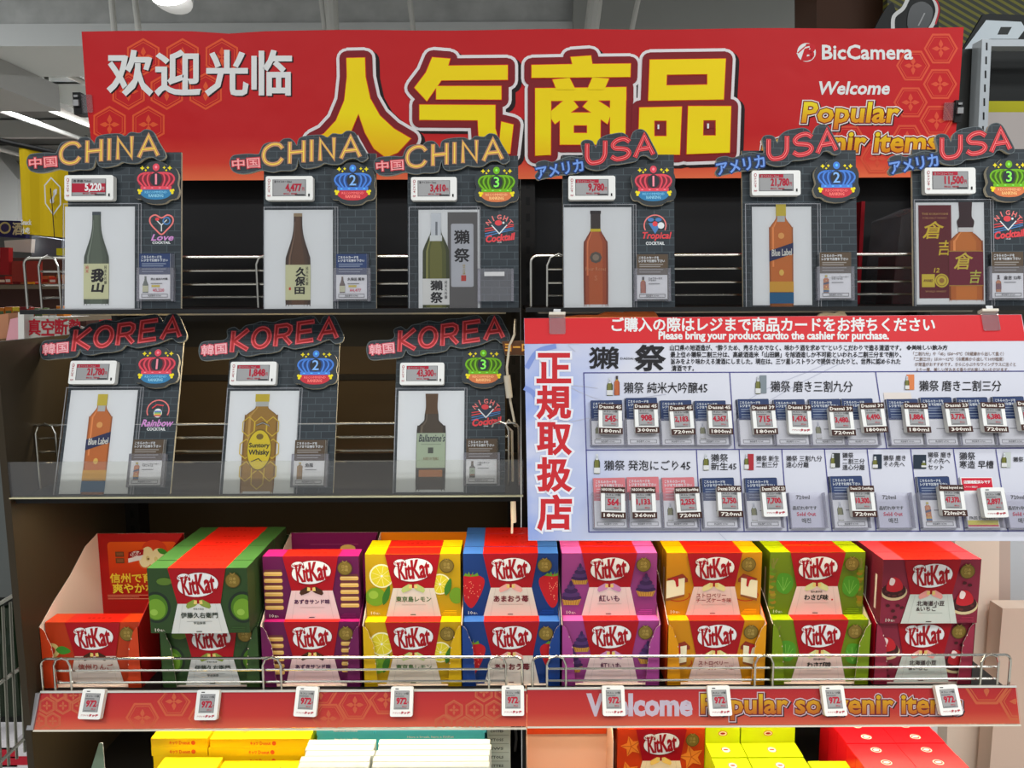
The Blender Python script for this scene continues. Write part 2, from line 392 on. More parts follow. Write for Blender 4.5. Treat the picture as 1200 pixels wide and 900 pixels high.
b, M = card('x', [(5, 282), (37, 280), (36, 296), (6, 294)], 6.4, .05, mat(205, 200, 190)); tag(b.build('white_far_sign', None, M), 'small white sign with a red mark below the blue hanging sign', 'sign')
b = MB(); p = at(-8, 333, 6)
for z, y in ((334, 5.9), (372, 4.6)):
    c = at(0, z, y); b.box(-5.5, at(80, z, y).x, y-.1, y+.5, c.z-.03, c.z, mat(120, 108, 90))
b.box(-5.5, -3.6, 6.3, 6.5, 0, at(0, 300, 6).z, mat(78, 52, 46)); tag(b.build('far_shelf'), 'low far shelf crowded with small goods past the shelf end', 'shelf')
cols = [(190, 60, 40), (225, 200, 60), (230, 225, 215), (150, 100, 60), (205, 120, 40), (120, 30, 30), (90, 110, 70), (235, 215, 190)]
k = 0
NW = ['red', 'yellow', 'white', 'brown', 'orange', 'maroon', 'olive', 'cream']
for row, (ypx, Y, hh) in enumerate(((333, 5.85, 9), (371, 4.55, 10))):
    for i in range(9):
        x0 = -2+i*8.6; c = random.randrange(8); w = random.uniform(5.5, 8); h = hh+random.uniform(-3, 3)
        p = at(x0, ypx, Y); q = at(x0+w, ypx-h, Y); b = MB(); m = mat(*cols[c], .5)
        b.box(0, q.x-p.x, 0, .08, 0, q.z-p.z, m); b.box(.004, q.x-p.x-.004, -.002, 0, (q.z-p.z)*.25, (q.z-p.z)*.6, mat(*cols[(c+2) % 8], .5))
        tag(b.build('small_package', None, T3(p.x, p.y, p.z+.001)), '%s package, %s from the left on the %s far shelf board' % (NW[c], ('first', 'second', 'third', 'fourth', 'fifth', 'sixth', 'seventh', 'eighth', 'ninth')[i], ('upper', 'lower')[row]), 'package', 'packages on the far shelf')
for i, (x0, y0, x1, y1, c, nm) in enumerate(((14, 306, 45, 330, (150, 50, 40), 'red framed picture box'), (66, 291, 82, 299, (230, 215, 30), 'bright yellow bag'), (0, 290, 10, 322, (160, 30, 34), 'red curtain panel'))):
    b, M = card('x', [(x0, y0), (x1, y0), (x1, y1), (x0, y1)], 5.75, .05, mat(*c)); 
    tag(b.build(nm.replace(' ', '_'), None, M), nm+' on the far shelves left of the first display card', nm.split()[-1])
pl = Plane(30, 402, 1.95, 0)
b = MB(pl.loc); b.slab([(24, 372), (66, 372), (100, 384), (150, 402), (150, 420), (31, 420)], -.006, 0, mat(178, 176, 166), BLACK); b.w = .001
for i, ch in enumerate('真空断熱'): b.text(ch, 33+i*16, 393, 47.5+i*16, 374, mat(170, 28, 44), .05)
b.text('ふたりいの', 36, 405, 90, 396, INK, .05)
tag(b.build('notice_panel', None, pl.M), 'pale notice panel with red lettering 真空断熱 behind the top of the left side panel', 'sign')
b, M = card('x', [(21, 366), (28, 366), (36, 1000), (29, 1000)], 1.93, .04, mat(225, 224, 218)); tag(b.build('white_frame_post', None, M), 'narrow white frame post left of the red lettered notice', 'post')
b, M = card('x', [(-10, 370), (10, 367), (9, 398), (-10, 400)], 2.3, .1, mat(200, 140, 105)); tag(b.build('cardboard_roll', None, M), 'tan cardboard piece at the left edge below the top shelf', 'cardboard')
b, M = card('x', [(12, 374), (21, 372), (22, 398), (7, 399)], 2.2, .05, mat(235, 170, 180)); b.w = .002
tag(b.build('pink_leaflet', None, M), 'pink leaflet with red spots at the left edge', 'leaflet')
b, M = card('x', [(-10, 398), (18, 396), (18, 412), (-10, 413)], 2.25, .12, mat(110, 82, 50)); tag(b.build('brown_ledge_box', None, M), 'brown box under the pink leaflet at the left edge', 'box')
for i, (y0, y1, c, nm) in enumerate(((412, 432, (225, 220, 225), 'white'), (432, 452, (70, 60, 130), 'violet'), (452, 470, (215, 165, 30), 'amber'), (470, 484, (205, 190, 150), 'cream'))):
    b, M = card('x', [(-14, y0), (7, y0), (8, y1), (-14, y1)], 1.95, .08, mat(*c, .5)); tag(b.build('stacked_package', None, M), nm+' package in the stack beside the left side panel', 'package', 'packages at the left edge')
b, M = card('x', [(-20, 486), (11, 484), (16, 590), (16, 700), (-20, 700)], 1.9, .1, mat(96, 100, 98, .4)); tag(b.build('grey_fixture', None, M), 'grey metal fixture in the gap left of the side panel', 'fixture')
b, M = card('x', [(-60, 700), (60, 700), (60, 960), (-60, 960)], 2.3, .05, mat(20, 22, 20, .5)); tag(b.build('dark_cabinet', None, M), 'black cabinet front behind the wire basket at lower left', 'cabinet')
# wire basket stand
t = thing('wire_basket_stand', 'grey wire basket stand at the lower left edge', 'basket', T3(0, 0, 0))
GW = mat(150, 150, 138, .35, .7)
def wires(lst, name, r):
    for (x0, y0, Y0, x1, y1, Y1) in lst:
        b = MB(); b.tube([tuple(at(x0, y0, Y0)), tuple(at(x1, y1, Y1))], r, GW, 6); b.build(name, t)
wires([(22, 694, 1.5, -30, 725, 1.25), (28, 780, 1.5, -30, 822, 1.25), (32, 862, 1.5, -12, 905, 1.25)], 'rim_wire', .004)
wires([(-6+9*i, 716-5.2*i, 1.35+.04*i, 1+9.4*i, 905-8*i, 1.35+.04*i) for i in range(4)], 'upright_wire', .0028)
for i, (x, yy) in enumerate(((8, 872), (26, 880))):
    p = at(x, yy, 1.75); b = MB(); b.box(-.05, .05, -.04, .04, -.035, .035, mat(225, 220, 222)); b.w = 0
    b.box(-.05, .05, -.042, -.04, -.01, .012, mat(190, 30, 50)); tag(b.build('white_red_package', None, T3(*p)), 'white package with a red band in the wire basket, %s one' % ('left', 'right')[i], 'package', 'packages in the wire basket')
for i, x in enumerate((4, 18)):
    p = at(x, 780, 1.8); b = MB(); prof = [(.034, -.12), (.036, -.1), (.036, .04), (.03, .07), (.014, .1), (.013, .16)]
    for k in range(len(prof)-1):
        for a in range(14):
            c0, c1 = [(math.cos(2*math.pi*(a+d)/14), math.sin(2*math.pi*(a+d)/14)) for d in (0, 1)]
            (r0, z0), (r1, z1) = prof[k], prof[k+1]
            b.face([(c0[0]*r0, c0[1]*r0, z0), (c1[0]*r0, c1[1]*r0, z0), (c1[0]*r1, c1[1]*r1, z1), (c0[0]*r1, c0[1]*r1, z1)], mat(28, 40, 26, .12), True)
    tag(b.build('dark_bottle', None, T3(*p)), 'dark green glass bottle in the wire basket, %s one' % ('left', 'right')[i], 'bottle', 'bottles in the wire basket')

# ---- right side: neighbouring fixture, striped sign, beige side wall
pl = Plane(1045, 60, 2.6)
m = bpy.data.materials.new('striped_print'); m.use_nodes = True; nt = m.node_tree; P = nt.nodes['Principled BSDF']; P.inputs['Roughness'].default_value = .6
tc = nt.nodes.new('ShaderNodeTexCoord'); wv = nt.nodes.new('ShaderNodeTexWave'); mp = nt.nodes.new('ShaderNodeMapping'); mp.inputs['Rotation'].default_value = (0, 0, R(118))
wv.inputs['Scale'].default_value = 17; cr = nt.nodes.new('ShaderNodeValToRGB'); cr.color_ramp.elements[0].position = .55; cr.color_ramp.elements[1].position = .62
cr.color_ramp.elements[0].color = (lin(58), lin(62), lin(52), 1); cr.color_ramp.elements[1].color = (lin(120), lin(118), lin(40), 1)
nt.links.new(tc.outputs['Object'], mp.inputs[0]); nt.links.new(mp.outputs[0], wv.inputs['Vector']); nt.links.new(wv.outputs[0], cr.inputs[0]); nt.links.new(cr.outputs[0], P.inputs['Base Color'])
b = MB(pl.loc); b.slab([(1040, -60), (1290, -60), (1290, 80), (1040, 80)], -.03, 0, m)
tag(b.build('striped_promotion_board', None, pl.M), 'dark olive striped promotion board above the right end of the banner', 'board')
b, M = card('x', [(957, -60), (1052, -60), (1052, 60), (957, 60)], 2.7, .2, mat(74, 48, 34, .6, noise=.2, scale=3)); tag(b.build('dark_brown_bulkhead', None, M), kind='structure')
pl = Plane(1040, 40, 2.35)
t = thing('device_photo_cutout', 'cutout photo of a black and white looped device above the banner', 'cutout', pl.M)
b = MB(pl.loc); b.slab(catmull([(1026, 32), (1038, 10), (1046, 3), (1051, 13), (1062, 2), (1075, -12), (1092, -10), (1102, 8), (1100, 22), (1092, 40), (1026, 40)], 4), -.008, 0, mat(40, 42, 42)); b.build('backing', t)
b = MB(pl.loc, .002); b.stroke(catmull([(1046, 36), (1047, 20), (1058, 10), (1066, -4), (1080, -8), (1093, -2), (1098, 12), (1094, 26), (1088, 36)], 5, False), 4.5, WHITE); b.step()
b.stroke(catmull([(1084, -7), (1096, 0), (1100, 12), (1096, 28)], 5, False), 2, mat(200, 50, 60)); b.poly(catmull([(1064, 34), (1066, 10), (1080, 2), (1092, 10), (1091, 24), (1084, 34)], 4), mat(62, 66, 68, .3))
b.stroke([(1076, 30), (1083, 16)], 1.5, mat(170, 172, 172)); b.build('printed_artwork', t)
pl = Plane(1130, 60, 2.3)
t = thing('letter_cutout_sign', 'white block letter P on a black cutout at the upper right edge', 'sign', pl.M)
b = MB(pl.loc); b.slab([(1128, 58), (1152, 17), (1160, 16), (1260, 20), (1260, 80), (1150, 70)], -.01, 0, mat(44, 46, 46)); b.build('backing', t)
b = MB(pl.loc, .003); b.poly([(1128, 60), (1155, 24), (1196, 26), (1201, 34), (1192, 46), (1160, 46), (1150, 47), (1137, 60)], mat(215, 226, 232)); b.step(); b.poly([(1172, 32), (1185, 32), (1180, 41), (1168, 41)], mat(60, 64, 64)); b.build('letter', t)
t = thing('slotted_metal_frame', 'pale grey slotted metal frame beside the right end of the banner', 'frame', T3(0, 0, 0))
pl = Plane(1150, 45, 1.95); t.matrix_world = pl.M
PG = mat(168, 174, 178, .45, .3)
b = MB(pl.loc); b.slab([(1151, 46), (1162, 46), (1154, 230), (1143, 230)], -.04, 0, PG); b.build('upright', t)
b = MB(pl.loc, .0003)
for i in range(11): y = 50+i*16.3; x = 1156.5-(y-46)*.045; b.rect(x-1, y, x+1, y+9, BLACK)
b.build('slots', t)
b = MB(pl.loc); b.slab([(1162, 46), (1290, 46), (1290, 54), (1162, 54)], -.04, -.001, PG); b.build('top_rail', t)
b = MB(pl.loc); b.slab([(1152, 54), (1290, 54), (1290, 200), (1152, 200)], -.12, -.1, mat(34, 36, 36, .3)); b.build('dark_screen_panel', t)
b = MB(pl.loc); b.slab([(1157, 109), (1290, 109), (1290, 127), (1157, 127)], -.09, -.08, mat(170, 165, 20)); b.build('yellow_strip', t)
b = MB(pl.loc); b.slab([(1157, 126), (1290, 126), (1290, 240), (1152, 240)], -.07, -.05, mat(170, 162, 158)); b.build('lower_panel', t)
b, M = card('x', [(1120, 58), (1152, 56), (1144, 300), (1120, 300)], 2.0, .25, mat(52, 52, 50, .5)); tag(b.build('dark_grey_fixture_side', None, M), 'dark grey side of the neighbouring fixture behind the banner end', 'fixture')
PEACH = mat(226, 204, 186, .7, name='pale_peach_panel')
b, M = card('x', [(1122, 560), (1172, 560), (1168, 960), (1106, 960)], 1.66, .04, PEACH); o = tag(b.build('peach_end_panel', None, M), 'pale peach end panel standing behind the right end of the shelves', 'panel')
b, M = card('x', [(1170, 560), (1184, 560), (1184, 960), (1166, 960)], 1.69, .03, mat(190, 168, 156, .7)); tag(b.build('peach_corner_strip', None, M), 'narrow peach corner strip right of the peach end panel', 'panel')
b, M = card('x', [(1183, 560), (1290, 560), (1290, 719), (1183, 708)], 1.75, .03, mat(196, 200, 204, .5)); tag(b.build('pale_grey_panel', None, M), 'pale grey panel at the right edge above the peach ledge', 'panel')
b = MB(); p = at(1175, 713, 1.60)
b.box(p.x, p.x+.6, 1.60, 1.645, 0, p.z, mat(205, 178, 160, .7), PEACH); tag(b.build('peach_low_cabinet'), 'low peach cabinet at the right edge beyond the wire guard', 'cabinet')

# ================================================================ the two bays of shelving
def shelf_bay(x0, x1, name, left_panel, right_panel):
    t = thing('shelving_unit', name, 'shelving', T3(x0, 1.25, 0)); W = x1-x0; o = 1.25
    def pt(nm, x0, x1, y0, y1, z0, z1, m, label=None):
        b = MB(); b.box(x0, x1, y0-o, y1-o, z0, z1, m); ob = b.build(nm, t)
        if label: ob['label'] = label
        return ob
    pt('back_panel', .012, W-.012, YB, YB+.012, .03, 1.48, BACKP)
    pt('back_panel', .012, W-.012, YB, YB+.012, 1.48, 2.13, mat(26, 26, 27, .5), 'black upper back panel')
    pt('seam_strip', .012, W-.012, YB-.004, YB, 1.405, 1.418, mat(24, 21, 18))
    for x in ((0, .03), (W-.03, W)):
        u = pt('upright', x[0], x[1], YB-.045, YB, 0, 2.12, DARK)
        b = MB()
        for k in range(56):
            z = .15+k*.034; b.rect(x[0]+.011, z, x[0]+.019, z+.016, mat(6, 6, 6))
        M = Matrix.Translation((0, YB-.0455-o, 0)) @ UP; sl = b.build('slots', u, M); sl['kind'] = 'stuff'
    for nm, z, yf in (('shelf', ZT, 1.315), ('shelf', ZMID, 1.262), ('shelf', ZK, 1.286), ('shelf', ZLOW, 1.12)):
        s = pt(nm, .004, W-.004, yf, YB-.045, z-.008, z-.0005, DARK)
        b = MB(); b.box(.004, W-.004, yf-.010-o, yf-o, z-.008, z-.0005, mat(32, 33, 34, .4) if z == ZT else mat(12, 11, 10, .4)); b.build('shelf_lip', s)
        if z != ZLOW:
            b = MB(); b.box(.03, W-.03, yf+.10-o, yf+.15-o, z-.014, z-.008, mat(190, 186, 176, .5)); b.build('light_strip', s)
    if left_panel:
        b = MB(); zt = at(10, 400, 1.26).z
        b.box(-.012, 0, 1.245-o, YB-o, 0, zt, mat(50, 42, 30, .5, name='ribbed_brown_panel', noise=.1, scale=5, bump=.05)); b.build('side_panel', t)
    return t
shelf_bay(XL, XM-.001, 'left dark shelving bay with three display cards on its middle shelf', True, False)
shelf_bay(XM+.001, XR, 'right dark shelving bay behind the white and red price sign', False, False)

def guard(label, x0, x1, Y, zs, hoops, group, left_r=.012):
    """wire guard rail: outer frame, cross wires and inverted-U hoops"""
    t = thing('wire_guard', label, 'wire guard', T3(x0, Y, zs[0]), group); L = x1-x0; H = zs[-1]-zs[0]; r = .0021; k = left_r
    def cr(cx, cz, a0, a1, rr, y=0): return [(cx+rr*math.cos(R(a0+(a1-a0)*i/4)), y, cz+rr*math.sin(R(a0+(a1-a0)*i/4))) for i in range(5)]
    b = MB(); b.tube([(0, 0, 0)]+cr(k, H-k, 180, 90, k)+cr(L-k, H-k, 90, 0, k)+[(L, 0, 0)], r*1.15, CHROME); b.build('outer_frame', t)
    for z in zs[1:-1]: b = MB(); b.tube([(hoops[0][0]-x0, .003, z-zs[0]), (hoops[-1][1]-x0, .003, z-zs[0])], r, CHROME, 6); b.build('cross_wire', t)
    for a, c in hoops:
        w = c-a; b = MB(); b.tube([(a-x0, -.003, 0)]+cr(a-x0+w/2, H-w/2+.003, 180, 0, w/2, -.003)[::1]+[(c-x0, -.003, 0)], r, CHROME); b.build('hoop', t)
    return t
def gx(px, py, Y): return at(px, py, Y).x
Y = 1.275; zk = [ZK+.001, at(300, 800, Y).z, at(300, 786, Y).z, at(300, 771, Y).z]
guard('lower left wire guard in front of the five leftmost box columns', gx(49, 790, Y), gx(612, 790, Y), Y, zk, [(gx(65, 790, Y), gx(84, 790, Y)), (gx(309, 790, Y), gx(330, 790, Y)), (gx(573, 790, Y), gx(593, 790, Y))], 'wire guards')
guard('lower right wire guard in front of the four rightmost box columns', gx(624, 790, Y), gx(1183, 790, Y), Y, zk, [(gx(641, 790, Y), gx(663, 790, Y)), (gx(884, 790, Y), gx(905, 790, Y)), (gx(1148, 790, Y), gx(1168, 790, Y))], 'wire guards')
Y = 1.345; zt = [ZT+.001, at(300, 348, Y).z, at(300, 333, Y).z, at(300, 317, Y).z, at(300, 301, Y).z]
guard('upper left wire guard behind the three gold lettered cards', gx(30, 330, Y), gx(606, 330, Y), Y, zt, [(gx(48, 330, Y), gx(71, 330, Y)), (gx(302, 330, Y), gx(324, 330, Y)), (gx(578, 330, Y), gx(598, 330, Y))], 'wire guards')
guard('upper right wire guard behind the three red lettered cards', gx(622, 330, Y), gx(1210, 330, Y), Y, zt, [(gx(641, 330, Y), gx(668, 330, Y)), (gx(900, 330, Y), gx(920, 330, Y)), (gx(1185, 330, Y), gx(1203, 330, Y))], 'wire guards')
Y = 1.325; zm = [ZMID+.001, at(300, 542, Y).z, at(300, 529, Y).z, at(300, 513, Y).z, at(300, 497, Y).z]
guard('middle wire guard behind the three KOREA cards', gx(26, 520, Y), gx(608, 520, Y), Y, zm, [(gx(44, 520, Y), gx(67, 520, Y)), (gx(300, 520, Y), gx(320, 520, Y)), (gx(575, 520, Y), gx(596, 520, Y))], 'wire guards')
# acrylic strip along the middle shelf
t = thing('acrylic_shelf_guard', 'clear acrylic strip along the front edge of the middle shelf', 'shelf guard', T3(0, 1.247, 0))
p0 = at(12, 583, 1.247); p1 = at(613, 540, 1.247)
b = MB(); b.box(p0.x, p1.x, -.0015, .0015, p0.z, at(100, 541, 1.247).z, ACRYL); b.build('acrylic_sheet', t)
b = MB(); b.box(p0.x, p1.x, -.003, .003, p0.z-.002, p0.z, mat(200, 195, 160, .3)); b.build('bottom_edge', t)
# white cable between the bays
CAB = mat(215, 205, 185, .5)
b = MB(); b.tube([tuple(at(x, y, Yc)) for x, y, Yc in ((604, 375, 1.40), (603, 392, 1.36), (597, 405, 1.34), (594, 430, 1.33), (595, 445, 1.33), (598, 470, 1.33), (604, 500, 1.33), (596, 492, 1.32), (592, 498, 1.33), (600, 505, 1.34), (601, 560, 1.36), (600, 625, 1.36))], .0022, CAB, 6)
b.tube([tuple(at(594, 440, 1.325)), tuple(at(597, 466, 1.325))], .006, CAB); b.tube([tuple(at(601, 574, 1.35)), tuple(at(602, 612, 1.35))], .005, CAB)
tag(b.build('white_power_cable'), 'white power cable with inline plugs hanging beside the third KOREA card', 'cable')
# red bags on the top shelf of the right bay
for i, (x0, y0, x1, y1, c, nm) in enumerate(((1003, 236, 1014, 362, (135, 16, 28), 'narrow dark red box behind the second USA card'), (1046, 300, 1085, 362, (110, 14, 22), 'dark red wrapped bottle box left of the third USA card'))):
    p = at(x0, y1, 1.5); q = at(x1, y0, 1.5); b = MB(); b.box(0, q.x-p.x, 0, .07, 0, q.z-ZT, mat(*c, .4)); tag(b.build('red_gift_box', None, T3(p.x, 1.5, ZT)), nm, 'box')
b = MB(); p = at(1044, 362, 1.47)
b.slab([(0, 0), (.11, 0), (.115, .16), (.07, .195), (.01, .17)], -.12, 0, clear('cellophane', (.8, .8, .82), haze=.05, rough=.2)); b.build('cellophane_bag', None, T3(p.x, 1.47, ZT) @ UP)
tag(bpy.data.objects['cellophane_bag'], 'crinkled clear bag over the dark red box beside the third USA card', 'bag')

# ================================================================ banner
def hexa(b, cx, cy, r, m, flat=False, fm=None, w=2.2):
    a0 = 0 if flat else 30
    h = lambda k: [(cx+k*math.cos(R(a0+60*i)), cy+k*math.sin(R(a0+60*i))) for i in range(6)]
    b.stroke(h(r*.92), w, m, True); b.stroke(h(r*.76), w*.35, m, True)
    for i in range(4):
        a = R(90*i); c, s = math.cos(a), math.sin(a); q = r*.52
        b.poly([(cx+x*c-y*s, cy+x*s+y*c) for x, y in ((q*.08, 0), (q*.42, -q*.25), (q*.62, -q*.2), (q, 0), (q*.62, q*.2), (q*.42, q*.25))], m)
    b.ell(cx, cy, r*.07, r*.07, m, 8)
pl = Plane(98, 212, 1.59); B0 = pl.loc(100, 212)[1]; B1 = pl.loc(100, 37)[1]
t = thing('welcome_banner', 'wide red banner with yellow Chinese lettering across the top of the shelves', 'banner', pl.M)
b = MB(pl.loc)
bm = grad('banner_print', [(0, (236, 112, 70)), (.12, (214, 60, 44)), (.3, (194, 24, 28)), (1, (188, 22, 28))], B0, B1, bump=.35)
l, r = pl.loc(95.5, 37)[0], pl.loc(1129, 37)[0]
n = 24; T0 = b.T; b.T = lambda x, y: (x, y)
top = [(l+(r-l)*i/n, B1+.0012*math.sin(i*1.1)-(.004 if i == 4 else 0)) for i in range(n+1)]
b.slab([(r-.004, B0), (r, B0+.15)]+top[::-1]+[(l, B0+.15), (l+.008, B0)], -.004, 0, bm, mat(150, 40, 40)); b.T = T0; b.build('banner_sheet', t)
b = MB(pl.loc, .0002); HX = mat(222, 84, 44)
for c in ((168, 66.7), (214, 66.7), (260, 66.7), (150.7, 107), (195.5, 107), (241, 107), (128.5, 146), (174, 146)): hexa(b, *c, 22.5, HX)
b.build('hexagon_print', t); b = MB(pl.loc, .0002)
HX2 = mat(214, 78, 50)
for c in ((1102.5, 57), (1070, 77), (1101.5, 98.6), (1067, 120), (1097.5, 141.5), (1063, 164), (1028, 186), (995, 165)): hexa(b, *c, 20.5, HX2, True)
b.build('hexagon_print', t)
c3 = lambda P, o=350: [(o+x/4.286, 30+y/4.286) for x, y in P]
REN = [c3([(243, 167), (335, 165), (338, 260), (362, 370), (410, 455), (480, 520), (565, 570), (500, 640), (440, 665), (380, 620), (335, 540), (303, 445), (268, 530), (215, 600), (150, 650), (70, 575), (130, 545), (190, 480), (232, 380), (245, 260)])]
QI = [c3([(672, 163), (762, 170), (752, 205), (1050, 202), (1050, 275), (718, 278), (645, 382), (583, 315), (640, 240)]), c3([(692, 307), (1018, 307), (1018, 374), (692, 373)]),
      c3([(608, 400), (988, 402), (988, 520), (1008, 590), (1018, 485), (1078, 500), (1062, 645), (960, 645), (905, 570), (900, 478), (608, 476)])]
g4 = lambda P: c3(P, 600)
SHO = [g4([(293, 162), (395, 155), (402, 197), (594, 195), (592, 262), (98, 266), (98, 202), (302, 198)]), g4([(203, 275), (288, 266), (318, 325), (222, 325)]), g4([(402, 264), (486, 270), (462, 325), (376, 325)]),
       g4([(116, 318), (196, 318), (194, 652), (116, 656)]), g4([(116, 318), (572, 312), (572, 378), (116, 382)]), g4([(492, 314), (572, 312), (565, 680), (490, 680)]),
       g4([(262, 376), (304, 376), (332, 412), (215, 497), (196, 470), (196, 432)]), g4([(384, 376), (425, 376), (494, 420), (494, 450), (478, 497), (355, 410)]),
       g4([(240, 440), (309, 440), (309, 600), (240, 600)]), g4([(376, 440), (444, 440), (442, 600), (376, 600)]), g4([(300, 440), (380, 440), (380, 503), (300, 503)]), g4([(300, 542), (380, 542), (380, 600), (300, 600)])]
def ring(o, h): return [g4([o[0], o[1], h[1], h[0]]), g4([o[1], o[2], h[2], h[1]]), g4([o[2], o[3], h[3], h[2]]), g4([o[3], o[0], h[0], h[3]])]
HIN = ring([(690, 175), (1070, 170), (1060, 374), (682, 380)], [(775, 250), (978, 247), (978, 300), (773, 304)]) + ring([(638, 415), (850, 410), (840, 650), (630, 650)], [(712, 480), (774, 480), (774, 558), (712, 558)]) + ring([(882, 408), (1097, 408), (1090, 640), (874, 648)], [(958, 478), (1020, 478), (1020, 555), (956, 555)])
for nm, ps in (('shadow', 0), ('white', 1), ('dark', 2), ('rim', 3), ('yellow', 4)): pass
VR = B1-B0
YG = grad('gold_print', [(0, (236, 120, 0)), (.4, (244, 186, 0)), (.7, (246, 222, 0)), (1, (244, 214, 0))], B0+.03, B1-.04, slant=.10)
YG2 = grad('gold_print_small', [(0, (214, 116, 16)), (.5, (228, 176, 14)), (1, (236, 218, 30))], -.012, .018)
for nm, G in (('lettering', REN), ('lettering', QI), ('lettering', SHO), ('lettering', HIN)):
    b = MB(pl.loc, .0005); b.mod = 101
    b.grow([[(x+4.5, y+3) for x, y in p] for p in G], 12.2, mat(30, 12, 16)); b.step(8)
    b.grow(G, 12.2, mat(228, 222, 222)); b.step(8); b.grow(G, 8.6, mat(128, 26, 34)); b.step(8); b.grow(G, .9, mat(222, 60, 30)); b.step(8)
    for p in G: b.poly(p, YG)
    if G is HIN: b.step(8); b.poly(g4([(728, 500), (737, 500), (737, 523), (728, 523)]), WHITE); b.poly(g4([(976, 495), (986, 495), (986, 520), (976, 520)]), WHITE)
    o = b.build(nm, t)
def outlined(b, s, x0, y0, x1, y1, fill, o1, o2, shear=0, bold=.05, g1=.10, g2=.16, shadow=None, dx=1.5, dy=1.2, keep=None):
    if shadow: b.text(s, x0, y0, x1, y1, shadow, g2, shear, dx=dx, dy=dy, keep=keep); b.step()
    b.text(s, x0, y0, x1, y1, o2, g2, shear, keep=keep); b.step(); b.text(s, x0, y0, x1, y1, o1, g1, shear, keep=keep); b.step(); b.text(s, x0, y0, x1, y1, fill, bold, shear, keep=keep); b.step()
b = MB(pl.loc, .0005)
for i, (ch, x0, x1) in enumerate((('欢', 127, 178), ('迎', 183, 234), ('光', 242, 290), ('临', 296, 341))):
    b.w = .0005; b.text(ch, x0, 111, x1, 60, mat(40, 14, 18), .05, dx=1.6, dy=1.4); b.step(2); b.text(ch, x0, 111, x1, 60, WHITE, .05)
b.build('white_lettering', t)
b = MB(pl.loc, .0005)
b.ell(945, 61.5, 11, 11, WHITE, 28); b.step(); b.text('B', 940, 70, 951, 53, RED, .12, .35); b.step(); b.stroke([(934, 63), (940, 57), (948, 55)], 1.6, WHITE)
b.stroke([(935, 62), (943, 55), (954, 54)], 1.5, RED)
b.text('BicCamera', 963.5, 69.5, 1069, 53, WHITE, .05); b.build('store_logo', t); b = MB(pl.loc, .0005); b.text('Welcome', 957.5, 110.5, 1041, 96, WHITE, .06, .2); b.build('white_lettering', t)
b = MB(pl.loc, .0005); yb = pl.loc(938, 140)[1]
Y1 = grad('gold_a', [(0, (214, 112, 16)), (.5, (228, 170, 14)), (1, (236, 214, 30))], pl.loc(938, 150)[1], pl.loc(938, 122)[1])
Y2 = grad('gold_b', [(0, (214, 112, 16)), (.5, (228, 170, 14)), (1, (236, 214, 30))], pl.loc(938, 182)[1], pl.loc(938, 154)[1])
outlined(b, 'Popular', 939, 150.5, 1050, 120.5, Y1, mat(120, 20, 24), mat(232, 226, 222), .12, .06, .14, .21, mat(50, 14, 16))
b.w = .0005; outlined(b, 'souvenir items', 893, 178, 1097, 156, Y2, mat(120, 20, 24), mat(232, 226, 222), .12, .06, .14, .21, mat(50, 14, 16)); b.build('gold_lettering', t)
# banner clips
for x, y, s in ((98, 122, 1), (1116, 131, -1)):
    c = pl.loc(x, y); t2 = thing('banner_clip', 'black clip with a clear jaw on the %s edge of the banner' % ('left' if s > 0 else 'right'), 'clip', pl.M @ T3(c[0], c[1], 0), 'banner clips')
    b = MB(); b.slab(rrect(-.003 if s > 0 else -.02, -.018, .02 if s > 0 else .003, .018, .003), .002, .004, clear('clip_plastic', (.9, .85, .85), haze=.04)); b.build('clear_jaw', t2)
    b = MB(); x0, x1 = (-.018, -.002) if s > 0 else (.002, .018)
    b.box(x0, x1, -.022, .022, -.02, .006, BLACK); b.build('clip_body', t2)
    b = MB(); b.box(x0+.002, x1-.002, -.006, .006, .006, .012, STEEL); b.box(x0+.004, x1-.004, .012, .016, .006, .01, STEEL); b.build('spring', t2)

